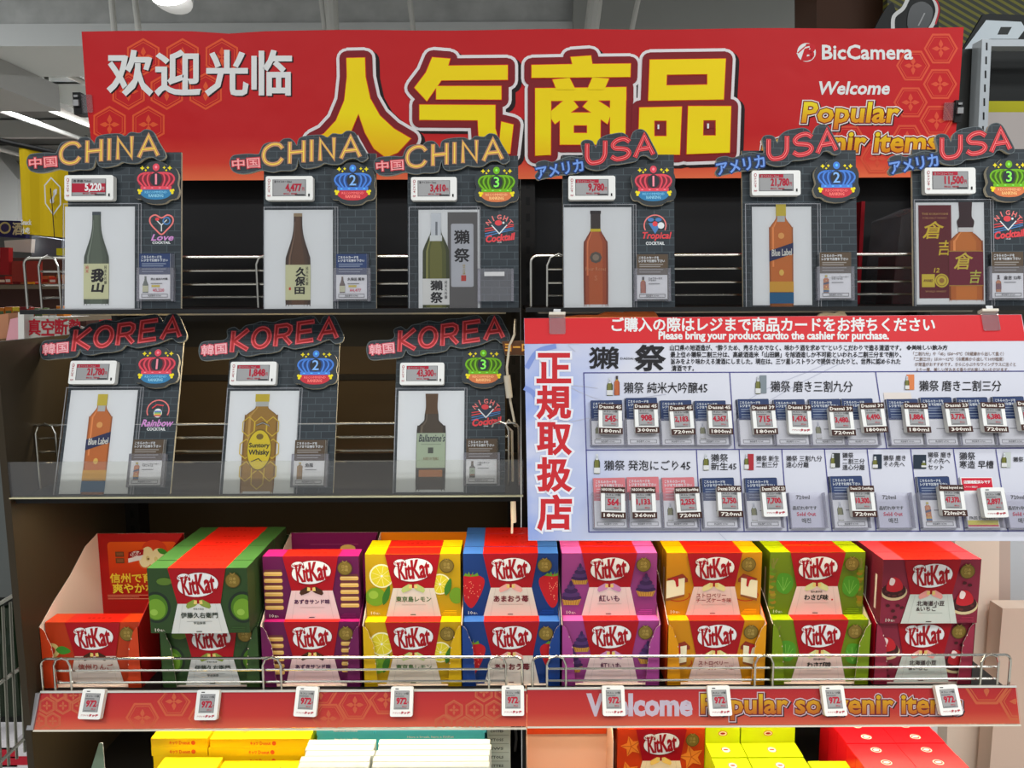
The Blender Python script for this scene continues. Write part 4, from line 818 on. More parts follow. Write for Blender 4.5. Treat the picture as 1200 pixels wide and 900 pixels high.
for (xl, xr, yf, hd, rank, lg, ph, tg, price, sty, bot, navy, nm, hdx, desc) in BOARDS:
    kor = hd == 'KOREA'; Yf, tilt = (1.282, 19) if kor else (1.318, 8.0)
    pl = Plane(xl, yf, Yf, tilt); Wd = pl.loc(xr, yf)[0]; u = Wd/133.0; s = u/BU
    rk = ('first', 'second', 'third')[rank-1]
    t = thing('product_display_card', '%s card with %s crown, %s' % (hd, ('red', 'blue', 'green')[rank-1], desc), 'display card', pl.M)
    T = lambda x, y: (x*u, y*u)
    b = MB(T); b.slab([(0, 0), (133, 0), (133, 184+8*kor), (0, 184+8*kor)], -.005, 0, BRICK, FOAM); b.w = .0003
    if lg: logo(b, lg, 110, 94 if lg != 'night' else 95)
    b.build('backing_board', t)
    # photo sheet and its sleeve
    b = MB(T); x0, y0, x1, y1 = ph; b.slab([(x0, y0), (x1, y0), (x1, y1), (x0, y1)], .0006, .001, PAPER); b.w = .0013
    cx = (x0+x1)/2; W_, H_ = x1-x0, y1-y0
    if bot in ('gasan', 'kubota'): bottle_art(b, bot, cx-14.5-(1 if bot == 'kubota' else 4), y0+4, cx+15-(1 if bot == 'kubota' else 4), y0+115)
    elif bot == 'dassai':
        b.rect(x0+35, y0+1, x1-1.5, y1-3, mat(96, 94, 94)); b.step(); b.poly(rrect(x0+39, y0+27, x1-7, y1-17, 2), mat(176, 178, 184)); b.step()
        b.text('獺', x0+43, y0+79, x0+61, y0+95, INK, .05); b.text('祭', x0+43, y0+57, x0+61, y0+73, INK, .05); b.rect(x0+51, y0+34, x0+57, y0+41, mat(180, 60, 50)); b.text('純\n米\n大\n吟\n醸', x0+53, y0+42, x0+56, y0+54, mat(170, 150, 80), .03, res=1)
        bottle_art(b, bot, x0+5, y0+1, x0+37, y0+117)
    elif bot == 'rose': bottle_art(b, bot, cx-17, y0+3, cx+12, y0+117)
    elif bot == 'blue': bottle_art(b, bot, cx-15, y0+2, cx+13, y0+118)
    elif bot == 'kura':
        b.rect(x0+3, y0+7, x0+41, y1-3, mat(98, 26, 36)); b.step()
        b.text('THE KURAYOSHI', x0+7, y1-14.5, x0+37, y1-12, mat(180, 140, 80), .03, res=1); b.text('PURE MALT WHISKY', x0+8, y1-19, x0+36, y1-17, mat(170, 120, 80), .03, res=1)
        b.text('倉', x0+7, y0+76, x0+29, y0+96, mat(206, 180, 50), .025, .2); b.text('吉', x0+24, y0+57, x0+39, y0+74, mat(206, 180, 50), .025, .2); b.text('12', x0+20, y0+37, x0+26, y0+42, mat(206, 180, 50), .05, .2)
        b.rect(x0+6, y0+20, x0+21, y0+35, mat(196, 176, 60)); b.ell(x0+29, y0+27.5, 8, 8, mat(196, 176, 60)); b.step(); b.text('AWARD', x0+8, y0+26, x0+19, y0+29, mat(98, 40, 36), .06, res=1); b.stroke(arc(x0+29, y0+27.5, 6, 6), .7, mat(130, 90, 40), True); b.ell(x0+29, y0+27.5, 3, 3, mat(150, 110, 50), 10)
        b.text('WORLD WHISKY', x0+10, y0+14, x0+34, y0+16, mat(180, 140, 90), .02, res=1)
        bottle_art(b, bot, x0+36.5, y0+5, x0+78, y0+119)
    elif bot == 'kaku': bottle_art(b, bot, cx-22, y0+3, cx+18, y0+119)
    else: bottle_art(b, bot, cx-17, y0+3, cx+18, y0+119)
    b.build('bottle_photo', t)
    b = MB(T); sx1 = {'gasan': 88, 'kubota': 89, 'dassai': 88, 'rose': 88, 'blue': 91 if not kor else 92, 'kura': 93, 'kaku': 92, 'ball': 88}[bot]; sx0 = {'gasan': -5, 'dassai': 1, 'blue': 2 if not kor else -2}.get(bot, min(0, x0-1))
    b.slab([(sx0, -2), (sx1, -2), (sx1, y1+4), (sx0, y1+4)], .0022, .0028, CLEAR, clear('sleeve_edge', (.75, .8, .82), haze=.25), back=False)
    b.w = .003
    for k in (0, 1): b.stroke([(sx0+1, -1), (sx1-1-k*3, -1), (sx1-1-k*3, y1+3), (sx0+1, y1+3)], .7, clear('sleeve_weld', (.85, .88, .9), haze=.3), True)
    b.build('plastic_sleeve', t)
    # header and crown, electronic tag, pocket
    o = link('header_cutout', header_mesh(hd, 0), t, T3((hdx+2*kor+2.5*(hd == 'CHINA'))*u, (-2 if kor else 0)*u, 0)); o.scale = (s*1.03 if kor else s,)*2+(1,); o['label'] = 'cutout header with the neon style word %s' % hd
    o = link('crown_badge', crown_mesh(rank), t, T3(107*u, (146 if not kor else 150)*u, 0)); o.scale = (s, s, 1); o['label'] = '%s crown badge with number %d' % (('red', 'blue', 'green')[rank-1], rank)
    x0, y0, x1, y1 = tg; o = link('price_tag', tag_wide(price, sty), t, T3((x0+x1)/2*u, (y0+y1)/2*u, .003)); k = (x1-x0)*u/.083; o.scale = (k, k, 1); o['label'] = 'white electronic tag showing %s' % price
    b = MB(T); b.slab([(84, 8), (127, 8), (127, 47), (84, 47)], .009, .0095, POCKET, clear('pocket_edge', (.7, .72, .78), haze=.3), back=False); b.slab([(84, 8), (87, 8), (87, 47), (84, 47)], .0005, .009, POCKET); b.slab([(124, 8), (127, 8), (127, 47), (124, 47)], .0005, .009, POCKET)
    b.build('card_pocket', t)
    if navy is None:
        b = MB(T, .0098); b.rect(92, 38, 116, 43, mat(190, 190, 190)); b.build('pocket_sticker', t)
    else:
        n = 5 if bot in ('gasan', 'kura') else 3
        b = MB(T); b.T = lambda x, y: ((x+87)*u, (y+10.5)*u)
        pocket_card(b, bot, navy, '¥'+price if navy == 1 else None, nm, w0=.0085)
        for k in range(n): b.slab([(1+k*.6, .5), (37+k*.5, .5), (37+k*.5, 53.3), (1+k*.6, 53.3)], .0066-.0013*k, .0072-.0013*k, mat(40, 50, 76) if navy == 1 else mat(78, 72, 64), PAPER)
        o = b.build('product_info_cards', None, pl.M)
        tag(o, 'small stack of %s info cards on the %s card with the %s crown' % ('navy' if navy == 1 else 'brown', hd, ('red', 'blue', 'green')[rank-1]), 'cards', 'info cards on the display cards')
# the European headers, mostly hidden behind the sign
pl = Plane(590, 440, 1.34, 14)
b = MB(pl.loc); b.slab([(588, 400), (680, 396), (690, 412), (680, 560), (640, 560), (640, 416), (592, 416)], -.005, 0, mat(90, 56, 30), FOAM); b.w = .0004
b.text('ヨーロッパ', 592, 412, 640, 402, mat(214, 120, 30), .1); b.step(); b.text('ヨーロッパ', 592, 412, 640, 402, mat(238, 190, 80), .02)
tag(b.build('orange_header_card', None, pl.M), 'card with orange neon lettering ヨーロ peeking out left of the sign', 'display card')
for i, (x, pk) in enumerate(((700, 0), (965, 1))):
    pl = Plane(x, 374, 1.322, 6); b = MB(pl.loc)
    pts = [(x-40, 392), (x-38, 371), (x, 369), (x+10, 365), (x+30, 366), (x+40, 362), (x+62, 363), (x+72, 372), (x+74, 392)] if i == 0 else [(x-10, 392), (x-8, 372), (x, 366), (x+14, 367), (x+20, 364), (x+28, 370), (x+30, 392)]
    b.slab(catmull(pts, 2), -.006, 0, mat(170, 90, 40) if i == 0 else FOAM, mat(214, 204, 176)); tag(b.build('hidden_header_card', None, pl.M), 'top edge of a cutout header showing above the sign, %s' % ('left of its middle' if i == 0 else 'right of its middle'), 'display card')

# ================================================================ slanted price rails
def rail(x0t, x1t, x0b, x1b, yt0, yt1, yb0, yb1, label, kind):
    Y0 = 1.246
    tz = at((x0t+x1t)/2, (yt0+yt1)/2, 1.268); bz = at((x0b+x1b)/2, (yb0+yb1)/2, Y0)
    tl = math.degrees(math.atan2(1.268-Y0, tz.z-bz.z))
    pl = Plane(x0b, yb0, Y0, tl); t = thing('price_rail', label, 'price rail', pl.M)
    P = [pl.loc(x0b, yb0), pl.loc(x1b, yb1), pl.loc(x1t, yt1), pl.loc(x0t, yt0)]; v0, v1 = P[0][1], P[3][1]
    g = grad('rail_print', [(0, (224, 112, 76)), (.35, (208, 60, 46)), (1, (196, 36, 42))], v0, v1)
    b = MB(); b.slab(P, -.002, 0, g, mat(120, 50, 46)); b.build('rail_face', t)
    b = MB(pl.loc, .0003)
    if kind == 0:
        H1 = mat(216, 104, 62); H0 = mat(210, 112, 70)
        for c in ((55, 827), (74, 827), (93, 827), (46, 845), (62, 845), (86, 815), (68, 812)): hexa(b, *c, 10.5, H0, False, w=1.6)
        for cx, cy, fl in ((167, 841, 1), (204, 822, 1), (240, 842, 1), (385, 842, 1), (416, 826, 1), (452, 820, 1), (376, 810, 1)): hexa(b, cx, cy, 20, H1, True, w=2.4)
        for c in ((532, 832), (556, 832), (579, 832), (567, 811), (590, 811), (520, 849), (545, 851), (568, 851)): hexa(b, *c, 12, H0, False, w=1.7)
    else:
        b.text('Welcome', 689, 838, 810, 814, mat(214, 206, 216), .09)
        ga = grad('rail_gold', [(0, (206, 106, 14)), (.5, (226, 166, 12)), (1, (236, 208, 24))], pl.loc(900, 838)[1], pl.loc(900, 812)[1])
        outlined(b, 'Popular souvenir items', 822, 843, 1126, 814, ga, mat(124, 24, 26), mat(226, 214, 222), 0, .06, .14, .21, mat(60, 18, 20))
        b.w = .0003
        for c in ((1156, 803), (1196, 822)): hexa(b, *c, 26, mat(216, 112, 66), True, w=3)
    # keep the print inside the rail face
    if kind == 0 or kind == 1:
        for i, (x, y, z) in enumerate(b.v):
            fy = min(max(y, v0+.0006), v1-.0006); k = (fy-v0)/(v1-v0); lo = P[0][0]+(P[3][0]-P[0][0])*k+.001; hi = P[1][0]+(P[2][0]-P[1][0])*k-.001
            b.v[i] = (min(max(x, lo), hi), fy, z)
    b.build('rail_print', t)
    b = MB(); b.box(P[0][0], P[1][0], v0-.003, v0, -.004, .003, mat(206, 200, 184, .3)); b.build('bottom_lip', t)
    b = MB(); b.box(P[3][0], P[2][0], v1, v1+.0035, -.004, .003, mat(190, 190, 184, .25)); b.build('top_lip', t)
    b = MB(); b.slab(P, .0022, .0028, CLEAR, back=False); b.build('clear_cover', t)
    if kind == 0: b = MB(); b.slab([P[0], P[3], (P[3][0]-.008, P[3][1]), (P[0][0]-.012, P[0][1])], -.006, .004, clear('end_cap', (.8, .78, .78), haze=.3)); b.build('end_cap', t)
    return pl
r0 = rail(48, 617, 40, 617, 812, 808, 855, 851, 'left red price rail printed with hexagons below the boxes', 0)
r1 = rail(618, 1190, 618, 1195, 808, 803, 851, 848, 'right red price rail reading Welcome Popular souvenir items', 1)
for i, (x, y, nmf) in enumerate(((112, 824, 'apple'), (246, 825, 'green tea'), (361, 821, 'red bean sandwich'), (472, 821, 'lemon'), (601, 820, 'blue strawberry'), (718, 820, 'purple sweet potato'), (841, 820, 'cheesecake'), (974, 820, 'wasabi'), (1107, 819, 'strawberry bean'))):
    pl = r0 if x < 617 else r1; c = pl.loc(x, y)
    M = pl.M @ T3(c[0], c[1], .004) @ Matrix.Rotation(R(-4), 4, 'X') @ Matrix.Rotation(R((-1.5, 0, -2, 0, 0, 0, 1, 1, 3)[i]), 4, 'Z')
    o = link('shelf_price_tag', tag_tall('972'), None, M); tag(o, 'small electronic tag reading 972 under the %s box column' % nmf, 'price tag', 'price tags on the rail')

# ================================================================ the price sign with its card pockets
pl = SG = Plane(614, 373, 1.283, 21)
t = sign = thing('product_card_sign', 'large white price sign with a red top band and rows of card pockets', 'sign', pl.M)
mk = bpy.data.materials.new('marbled_print'); mk.use_nodes = True; nt = mk.node_tree; P = nt.nodes['Principled BSDF']; P.inputs['Roughness'].default_value = .4
tc = nt.nodes.new('ShaderNodeTexCoord'); nz = nt.nodes.new('ShaderNodeTexNoise'); nz.inputs['Scale'].default_value = 6; nz.inputs['Detail'].default_value = 3; nz.inputs['Distortion'].default_value = 1.2
sp = nt.nodes.new('ShaderNodeSeparateXYZ'); nt.links.new(tc.outputs['Object'], sp.inputs[0]); mr = nt.nodes.new('ShaderNodeMapRange')
mr.inputs['From Min'].default_value = .30; mr.inputs['From Max'].default_value = 0; nt.links.new(sp.outputs[0], mr.inputs[0])
mu = nt.nodes.new('ShaderNodeMath'); mu.operation = 'MULTIPLY'; nt.links.new(nz.outputs[0], mu.inputs[0]); nt.links.new(mr.outputs[0], mu.inputs[1])
cr = nt.nodes.new('ShaderNodeValToRGB'); e = cr.color_ramp.elements; e[0].position = .12; e[0].color = (lin(198), lin(199), lin(209), 1); e[1].position = .72; e[1].color = (lin(110), lin(138), lin(206), 1)
nt.links.new(tc.outputs['Object'], nz.inputs['Vector']); nt.links.new(mu.outputs[0], cr.inputs[0]); nt.links.new(cr.outputs[0], P.inputs['Base Color'])
b = MB(pl.loc); q = [(614, 373), (1197, 368.5), (1203, 400), (1236, 634), (619, 633.5)]
b.slab(q, -.004, 0, mk, mat(200, 200, 205)); b.build('sign_board', t)
b = MB(pl.loc); RB = mat(202, 26, 34, .45); b.slab([(614.3, 373.2), (1196.5, 368.8), (1201.5, 399.5), (615, 403)], 0, .0006, RB, RB); b.w = .0009
b.text('ご購入の際はレジまで商品カードをお持ちください', 717, 388.5, 1095, 372.5, WHITE, .05); b.text('Please bring your product cardto the cashier for purchase.', 772, 400.5, 1041, 388.8, WHITE, .07)
b.build('red_band', t)
b = MB(pl.loc, .0004); BLU = mat(120, 140, 200)
for s_ in ([(618, 430), (630, 412), (650, 406)], [(616, 455), (626, 462), (634, 480)]): b.stroke(catmull(s_, 4, False), 6, BLU)
GL = mat(176, 178, 192)
for s_ in ([(674, 412), (666, 404), (678, 403)], [(700, 455), (668, 452), (690, 464), (718, 470), (780, 462)], [(632, 486), (650, 492), (668, 494), (690, 490)], [(842, 624), (851, 633)], [(860, 480), (900, 455), (960, 430), (1000, 408)], [(870, 488), (940, 448), (1010, 414)]): b.stroke(catmull(s_, 4, False), .8, GL)
b.step(); NV = mat(66, 66, 128)
def ln(*p, w=1.2): b.stroke(list(p), w, NV)
ln((684, 437), (1212, 435)); ln((686.5, 527.5), (1224, 525)); ln((690, 623.5), (1235, 622)); ln((684, 437), (690, 623.5)); ln((855, 436.5), (861, 527)); ln((1026, 436), (1039, 526))
for a, c in ((816, 821), (866, 872), (916, 923), (966, 975), (1016, 1026.7), (1067, 1078), (1117, 1130), (1166.7, 1181)): ln((a, 526.8), (c, 622.8))
b.step()
for i, ch in enumerate('正規取扱店'):
    y0, y1 = ((448, 415), (490, 453), (532, 496), (575, 537), (620, 581))[i]; o = (0, 0, .5, .5, 1)[i]
    b.text(ch, 630+o, y0, 668+o, y1, mat(222, 222, 228), .18); b.step(); b.text(ch, 630+o, y0, 668+o, y1, mat(190, 32, 40), .065); b.w -= .00013
b.step(2)
K = mat(26, 24, 28)
b.text('獺', 690, 432, 724, 407, K, .045, .05); b.text('祭', 744, 434, 778, 405, K, .065, .05); b.text('DASSAI', 727, 421.5, 742, 419, K, .02, res=1)
for i, (s_, x1) in enumerate((('山口県の旭酒造が、“酔うため、売るためでなく、味わう酒を求めて”というこだわりで造る清酒です。', 1056), ('最上位の獺祭二割三分は、高級酒造米「山田錦」を旭酒造しか不可能といわれる二割三分まで削り、', 1056), ('旨みをより味わえる清酒にしました。現在は、三ツ星レストランで提供されたりと、世界に認められた', 1055), ('清酒です。', 813))):
    b.text(s_, 785+i*.7, 411+i*8, x1, 404.3+i*8, K, .04, res=1)
b.text('❖美味しい飲み方', 1062, 410.5, 1110, 404.5, K, .04, res=1); BR = mat(120, 96, 84)
for i, (s_, x1) in enumerate((('「二割九分」や「45」は4〜5℃（冷蔵庫から出して直ぐ）', 1176), ('「二割三分」は10〜12℃（冷蔵庫から出して10分程度）', 1176), ('が常温がおすすめです。さらに小ぶりなワイングラスに注ぐと', 1190), ('より一層、美しい甘みある香りがお楽しみいただけます。', 1182))):
    b.text(s_, 1070+i, 417+i*6.2, x1, 412.4+i*6.2, BR, .02, res=1)
for s_, x0, y0, x1, y1 in (('獺祭 純米大吟醸45', 731, 461, 829, 448), ('獺祭 磨き三割九分', 903, 459.5, 999, 446.5), ('獺祭 磨き二割三分', 1077, 458.5, 1173, 446), ('獺祭 発泡にごり45', 708, 551.5, 809, 539.5), ('獺祭\n新生45', 833, 551, 863, 532), ('獺祭 新生\n二割三分', 886, 548, 913, 534), ('獺祭 三割九分\n遠心分離', 921, 548, 963, 534),
    ('獺祭\n二割三分\n遠心分離', 987, 551, 1013, 530.5), ('獺祭 磨き\nその先へ', 1035, 547.5, 1061, 533.5), ('獺祭 磨き\nその先へ\nセット', 1087, 550.5, 1114, 530), ('獺祭\n寒造 早槽', 1124, 549, 1164, 530), ('獺祭', 1187, 541.5, 1199, 535.5)):
    b.text(s_, x0, y0, x1, y1, K, .015, res=1)
# small bottle pictures beside the titles
for (x0, y0, x1, y1, kd, bx) in ((711, 464, 718, 443, 'spark', None), (719.5, 463.5, 726, 440.5, 'rose', None), (885, 462, 891, 441, 'dassai', (890, 461, 898, 440, (120, 130, 136))), (1060, 457, 1065, 441, 'dassai', (1062, 457, 1071, 439, (206, 120, 70))), (696, 555.5, 703, 532, 'spark', None), (824, 551.5, 830.5, 532, 'dassai', None), (872, 550.5, 877, 532, 'dassai', (876, 551, 883, 532, (160, 36, 46))),
    (973, 548.5, 978, 532, 'dassai', (975, 548, 984, 531, (40, 44, 44))), (1022, 549, 1028, 535, 'dassai', (1023, 549.5, 1033, 532.5, (30, 42, 56))), (1079, 548, 1085, 540, 'dassai', (1070, 549.5, 1085, 533, (30, 42, 56))), (1173, 548, 1179, 531, 'dassai', (1176, 548, 1184, 530, (180, 186, 180)))):
    if bx: b.rect(bx[0], bx[1], bx[2], bx[3], mat(*bx[4])); b.w += .00013
    bottle_art(b, kd, x0, y0, x1, y1, True); b.w = .0012
b.build('sign_print', t)
# pockets, stacks of cards, electronic tags
UP_ = [(693.5, 470.5, 1, 'spark', '545', 'Dassai 45', '180ml', 713.5, 494), (735, 467.5, 1, None, '908', 'Dassai 45', '300ml', 755, 493), (775.5, 470.5, 1, None, '2,183', 'Dassai 45', '720ml', 796, 495), (816, 471, 1, 'spark', '4,367', 'Dassai 45', '1800ml', 840, 494.5),
       (867, 469, 1, None, '715', 'Dassai 39', '180ml', 891, 494.5), (909.5, 469.5, 1, None, '1,476', 'Dassai 39', None, 932, 494.5), (951.5, 469, 1, 'spark', '3,480', 'Dassai 39', '720ml', 980.5, 496), (990, 468.5, 1, None, '6,490', 'Dassai 39', '1800ml', 1017, 492.5),
       (1043, 469, 1, None, '1,884', 'Dassai 23', '180ml', 1067, 492.5), (1083.5, 467, 1, None, '3,770', 'Dassai 23', '300ml', 1114.5, 492), (1126, 467, 1, None, '6,380', 'Dassai 23', '720ml', 1156, 492), (1169, 466, 1, None, '17,050', 'Dassai 23', '1800ml', 1198, 490)]
LO_ = [(696.5, 564, 2, None, '564', 'NIGORI Sparkling', '180ml', 716.5, 590.5), (736, 563, 2, None, '1,133', 'NIGORI Sparkling', '360ml', 752, 590.5), (778, 563.5, 2, 'spark', '2,255', 'NIGORI Sparkling', '720ml', 803, 590.5), (825, 564, 1, None, '2,750', 'Dassai DEX 45', '720ml', 851, 589),
       (876, 564, 1, 'dassai', '7,700', 'Dassai DEX 23', None, 902.5, 589), (927, 574, None, None, None, None, None, 0, 0), (977, 562, 1, 'dassai', '10,300', 'Dassai 23 Centrifuge', '720ml', 1004.5, 589), (1029, 574, None, None, None, None, None, 0, 0),
       (1080, 562.5, 1, 'blue', '47,370', 'Dassai beyond set', '720ml×2', 1108, 588), (1132, 560.5, 3, None, '2,897', None, None, 1156, 590), (1181, 573, None, None, None, None, None, 0, 0)]
k0 = pl.loc(700, 500); k1 = pl.loc(736.5, 500); CW = (k1[0]-k0[0])/36
for row, L in enumerate((UP_, LO_)):
    for i, (x, y, navy, bot, price, top, bot_l, tx_, ty_) in enumerate(L):
        yb = 523 if row == 0 else 619.5
        c0 = pl.loc(x, yb); w = .0006
        pk = MB(); pw, ph = 39*CW, 31*CW+(.012 if row else 0)
        pk.slab([(-2*CW, 0), (pw, 0), (pw, ph), (-2*CW, ph)], .0098, .0104, POCKET, clear('pocket_rim', (.72, .72, .82), haze=.22), back=False)
        rimm = clear('pocket_side', (.66, .66, .78), haze=.30)
        for a in (-2*CW, pw-.0015): pk.slab([(a, 0), (a+.0015, 0), (a+.0015, ph), (a, ph)], .0005, .0098, rimm)
        pk.slab([(-2*CW, 0), (pw, 0), (pw, .0012), (-2*CW, .0012)], .0005, .0098, rimm)
        M = T3(c0[0], c0[1], 0)
        o = pk.build('card_pocket', sign, M); nm = price or 'sold out'; o['label'] = 'clear card pocket %s' % ('for the %s yen bottle' % price if price else 'with a sold out notice')
        if navy is None:
            s_ = MB(lambda a, c: (a*CW, c*CW), .0007)
            s_.text('720ml', 9, 32.5, 24, 37, K, .03, keep='c', res=1); s_.text('品切れ中です', 4, 20, 31, 25.5, K, .05, keep='c', res=1); s_.text('Sold Out', 8, 13.5, 29, 18.5, mat(196, 40, 80), .08, keep='c', res=1); s_.text('매진', 13, 6, 23, 11.5, K, .03, keep='c', res=1)
            s_.build('sold_out_print', o); continue
        hgt = (yb-y)/ (36.5/36)
        cb = MB()
        n = 6 if navy == 1 and (i+row) % 3 == 1 else 4
        if navy == 3:
            cb.T = lambda a, c: (a*CW, c*CW); cb.slab([(0, 1), (36, 1), (36, 57), (0, 57)], .001, .005, WHITE, PAPER); cb.w = .0053
            cb.rect(1, 42, 35, 56, mat(196, 28, 52)); cb.rect(1, 2, 35, 4, mat(196, 28, 52)); cb.rect(1, 4, 35, 9, mat(206, 196, 20)); cb.step(); cb.text('店頭確認済みです', 3, 49.5, 33, 53.5, WHITE, .08, keep='c', res=1); cb.text('こちらの商品は', 3, 45, 26, 47, WHITE, .03, keep='l', res=1); cb.text('FREE DELIVERY', 3, 10, 33, 13, K, .06, keep='c', res=1)
        else:
            cb.T = lambda a, c: (a*CW, c*CW*(hgt/53.0)+.0013)
            pocket_card(cb, bot, navy, None, '', w0=.0070)
            for k in range(n): cb.slab([(.8-k*.4, .5), (36-k*.3, .5), (36-k*.3, 53.4+.5*(k % 2)), (.8-k*.4, 53.4)], .0056-.0012*k, .0060-.0012*k, mat(38, 48, 78) if navy == 1 else mat(196, 120, 124), PAPER)
            if row == 0 and i == 8: cb.slab([(0, 3), (33, 3), (32, 62), (0, 62)], .0002, .0010, mat(214, 204, 196), PAPER)
        co = cb.build('product_info_cards', None, pl.M @ M)
        clr = {1: 'navy', 2: 'pink', 3: 'red and white'}[navy]
        tag(co, '%s info cards in the %s pocket of the %s row on the sign' % (clr, ('first', 'second', 'third', 'fourth', 'fifth', 'sixth', 'seventh', 'eighth', 'ninth', 'tenth', 'eleventh', 'twelfth')[i], ('upper', 'lower')[row]), 'cards', 'info cards in the sign pockets')
        tp = pl.loc(tx_, ty_); o2 = link('price_tag', tag_tall(price, top, bot_l), o, T3(tp[0]-c0[0], tp[1]-c0[1], .0108) @ Matrix.Rotation(R((i*37 % 5-2)*.8), 4, 'Z'))
        sc = 36*CW/.0545; o2.scale = (sc, sc, 1); o2['label'] = 'electronic tag showing %s%s' % (price, ' with brown strips' if top else '')
# clips over the top edge of the sign
for i, (x, y) in enumerate(((653, 380), (1160, 376))):
    c = pl.loc(x, y); t2 = thing('sign_clip', 'clear jawed clip holding the %s end of the sign' % ('left', 'right')[i], 'clip', pl.M @ T3(c[0], c[1], .0007), 'sign clips')
    b = MB(); b.slab(rrect(-.014, -.018, .014, .016, .003), .0, .0025, clear('clip_jaw', (.9, .86, .86), haze=.02), clear('clip_edge', (.9, .8, .8), haze=.25)); b.build('clear_jaw', t2)
    b = MB(); b.box(-.014, .014, .0155, .020, -.008, .006, mat(214, 206, 190)); b.box(-.006, .006, .019, .026, -.006, .004, STEEL); b.build('clip_body', t2)

# ================================================================ chocolate boxes in their display trays (front drawn in mm)
BW, BH, BD = 176, 120, 37.5
mm = lambda x, y: (x/1000, y/1000)
def shade(c, k): return tuple(max(0, min(255, int(v*k))) for v in c)
def strawberry(b, cx, cy, r):
    b.poly(catmull([(cx-r*.8, cy+r*.6), (cx, cy+r*.85), (cx+r*.8, cy+r*.6), (cx+r*.75, cy-r*.1), (cx+r*.2, cy-r*1.2), (cx-r*.2, cy-r*1.2), (cx-r*.75, cy-r*.1)], 3), mat(180, 26, 34)); b.step()
    for i in range(26):
        a = random.random()*6.28; q = random.random()**.5*.62*r; b.ell(cx+q*math.cos(a), cy-r*.1+q*math.sin(a)*1.2, .9, 1.2, mat(232, 140, 110), 5)
    for a in (-50, -20, 10, 45): b.poly([(cx, cy+r*.7), (cx+r*.5*math.sin(R(a))+2, cy+r*(.75+.3*math.cos(R(a)))), (cx+r*.7*math.sin(R(a)), cy+r*.75)], mat(96, 140, 40))
    b.step()
def lemon(b, cx, cy, r):
    b.ell(cx, cy, r, r, mat(236, 230, 180), 24); b.step(); b.ell(cx, cy, r*.88, r*.88, mat(214, 196, 40), 24); b.step()
    for i in range(9): a = R(40*i); b.stroke([(cx, cy), (cx+r*.84*math.cos(a), cy+r*.84*math.sin(a))], 1, mat(236, 226, 130))
    b.step(); b.ell(cx, cy, 2, 2, WHITE, 8)
def leaf(b, x0, y0, x1, y1, w, m): dx, dy = x1-x0, y1-y0; l = math.hypot(dx, dy); nx, ny = -dy/l*w, dx/l*w; b.poly(catmull([(x0, y0), (x0+dx*.35+nx, y0+dy*.35+ny), (x0+dx*.75+nx*.7, y0+dy*.75+ny*.7), (x1, y1), (x0+dx*.75-nx*.7, y0+dy*.75-ny*.7), (x0+dx*.35-nx, y0+dy*.35-ny)], 2), m); b.step()
def cupcake(b, cx, cy, s):
    b.poly([(cx-18*s, cy), (cx+18*s, cy), (cx+13*s, cy-11*s), (cx-13*s, cy-11*s)], mat(190, 140, 60)); b.step()
    for i in range(7): b.stroke([(cx-15*s+i*5*s, cy-1), (cx-12*s+i*4*s, cy-10*s)], 1, mat(140, 96, 40))
    for i, (w, h) in enumerate(((19, 3), (16, 9), (12, 16), (7, 23), (3, 29))): b.ell(cx, cy+h*s, w*s, 5.5*s, mat(58, 34, 78) if i % 2 == 0 else mat(76, 48, 98), 14); b.step()
def cake(b, x0, y0, f=1):
    b.stroke(arc(x0+12*f, y0+2, 22, 11, 180, 380, 14), 1.6, mat(180, 40, 20)); b.step()
    b.poly([(x0-10*f, y0+34), (x0+20*f, y0+44), (x0+30*f, y0+34), (x0+30*f, y0+28), (x0+2*f, y0+24)], mat(136, 50, 30)); b.poly([(x0-10*f, y0+30), (x0+24*f, y0+36), (x0+24*f, y0+4), (x0-10*f, y0-4)], mat(232, 222, 186)); b.step(); b.poly([(x0-10*f, y0-4), (x0+24*f, y0+4), (x0+24*f, y0), (x0-10*f, y0-9)], mat(140, 80, 40)); b.poly([(x0-2*f, y0+36), (x0+12*f, y0+38), (x0+13*f, y0+20), (x0+9*f, y0+18), (x0+6*f, y0+30)], mat(172, 30, 34)); b.step()
def stackc(b, cx, y0, n):
    for i in range(n):
        y = y0+i*13; b.poly(rrect(cx-17, y, cx+17, y+7.5, 2.5), mat(214, 168, 88)); b.rect(cx-16, y+7.5, cx+16, y+12, mat(100, 50, 50)); b.step(); b.rect(cx-15, y+4.8, cx+15, y+6.2, mat(236, 206, 140)); b.w -= .00013
    b.step()
def bowl(b, cx, cy, r):
    b.ell(cx, cy, r*1.3, r*1.45, mat(34, 46, 34), 26); b.step(); b.ell(cx, cy, r*1.05, r*1.2, mat(70, 110, 30), 26); b.step(); b.ell(cx, cy-r*.15, r*.85, r*.95, mat(106, 146, 42), 22); b.step(); b.ell(cx-r*.2, cy-r*.45, r*.35, r*.3, mat(140, 176, 70), 12); b.step()
def bean_bowl(b, cx, cy, s):
    b.ell(cx, cy-3*s, 24*s, 16*s, mat(206, 186, 140), 22); b.step(); b.ell(cx, cy, 22*s, 14*s, mat(62, 30, 30), 22); b.step()
    for i in range(10): a = random.random()*6.28; b.ell(cx+14*s*math.cos(a), cy-3*s+7*s*math.sin(a), 3*s, 2.2*s, mat(92, 44, 40), 7)
    b.step(); b.poly(catmull([(cx-14*s, cy+2*s), (cx-10*s, cy+20*s), (cx+1*s, cy+25*s), (cx+12*s, cy+17*s), (cx+15*s, cy+3*s), (cx, cy-3*s)], 3), mat(186, 36, 44)); b.step(); b.poly(catmull([(cx-9*s, cy+12*s), (cx-7*s, cy+24*s), (cx+1*s, cy+20*s), (cx-2*s, cy+10*s)], 3), mat(236, 214, 206)); b.step()
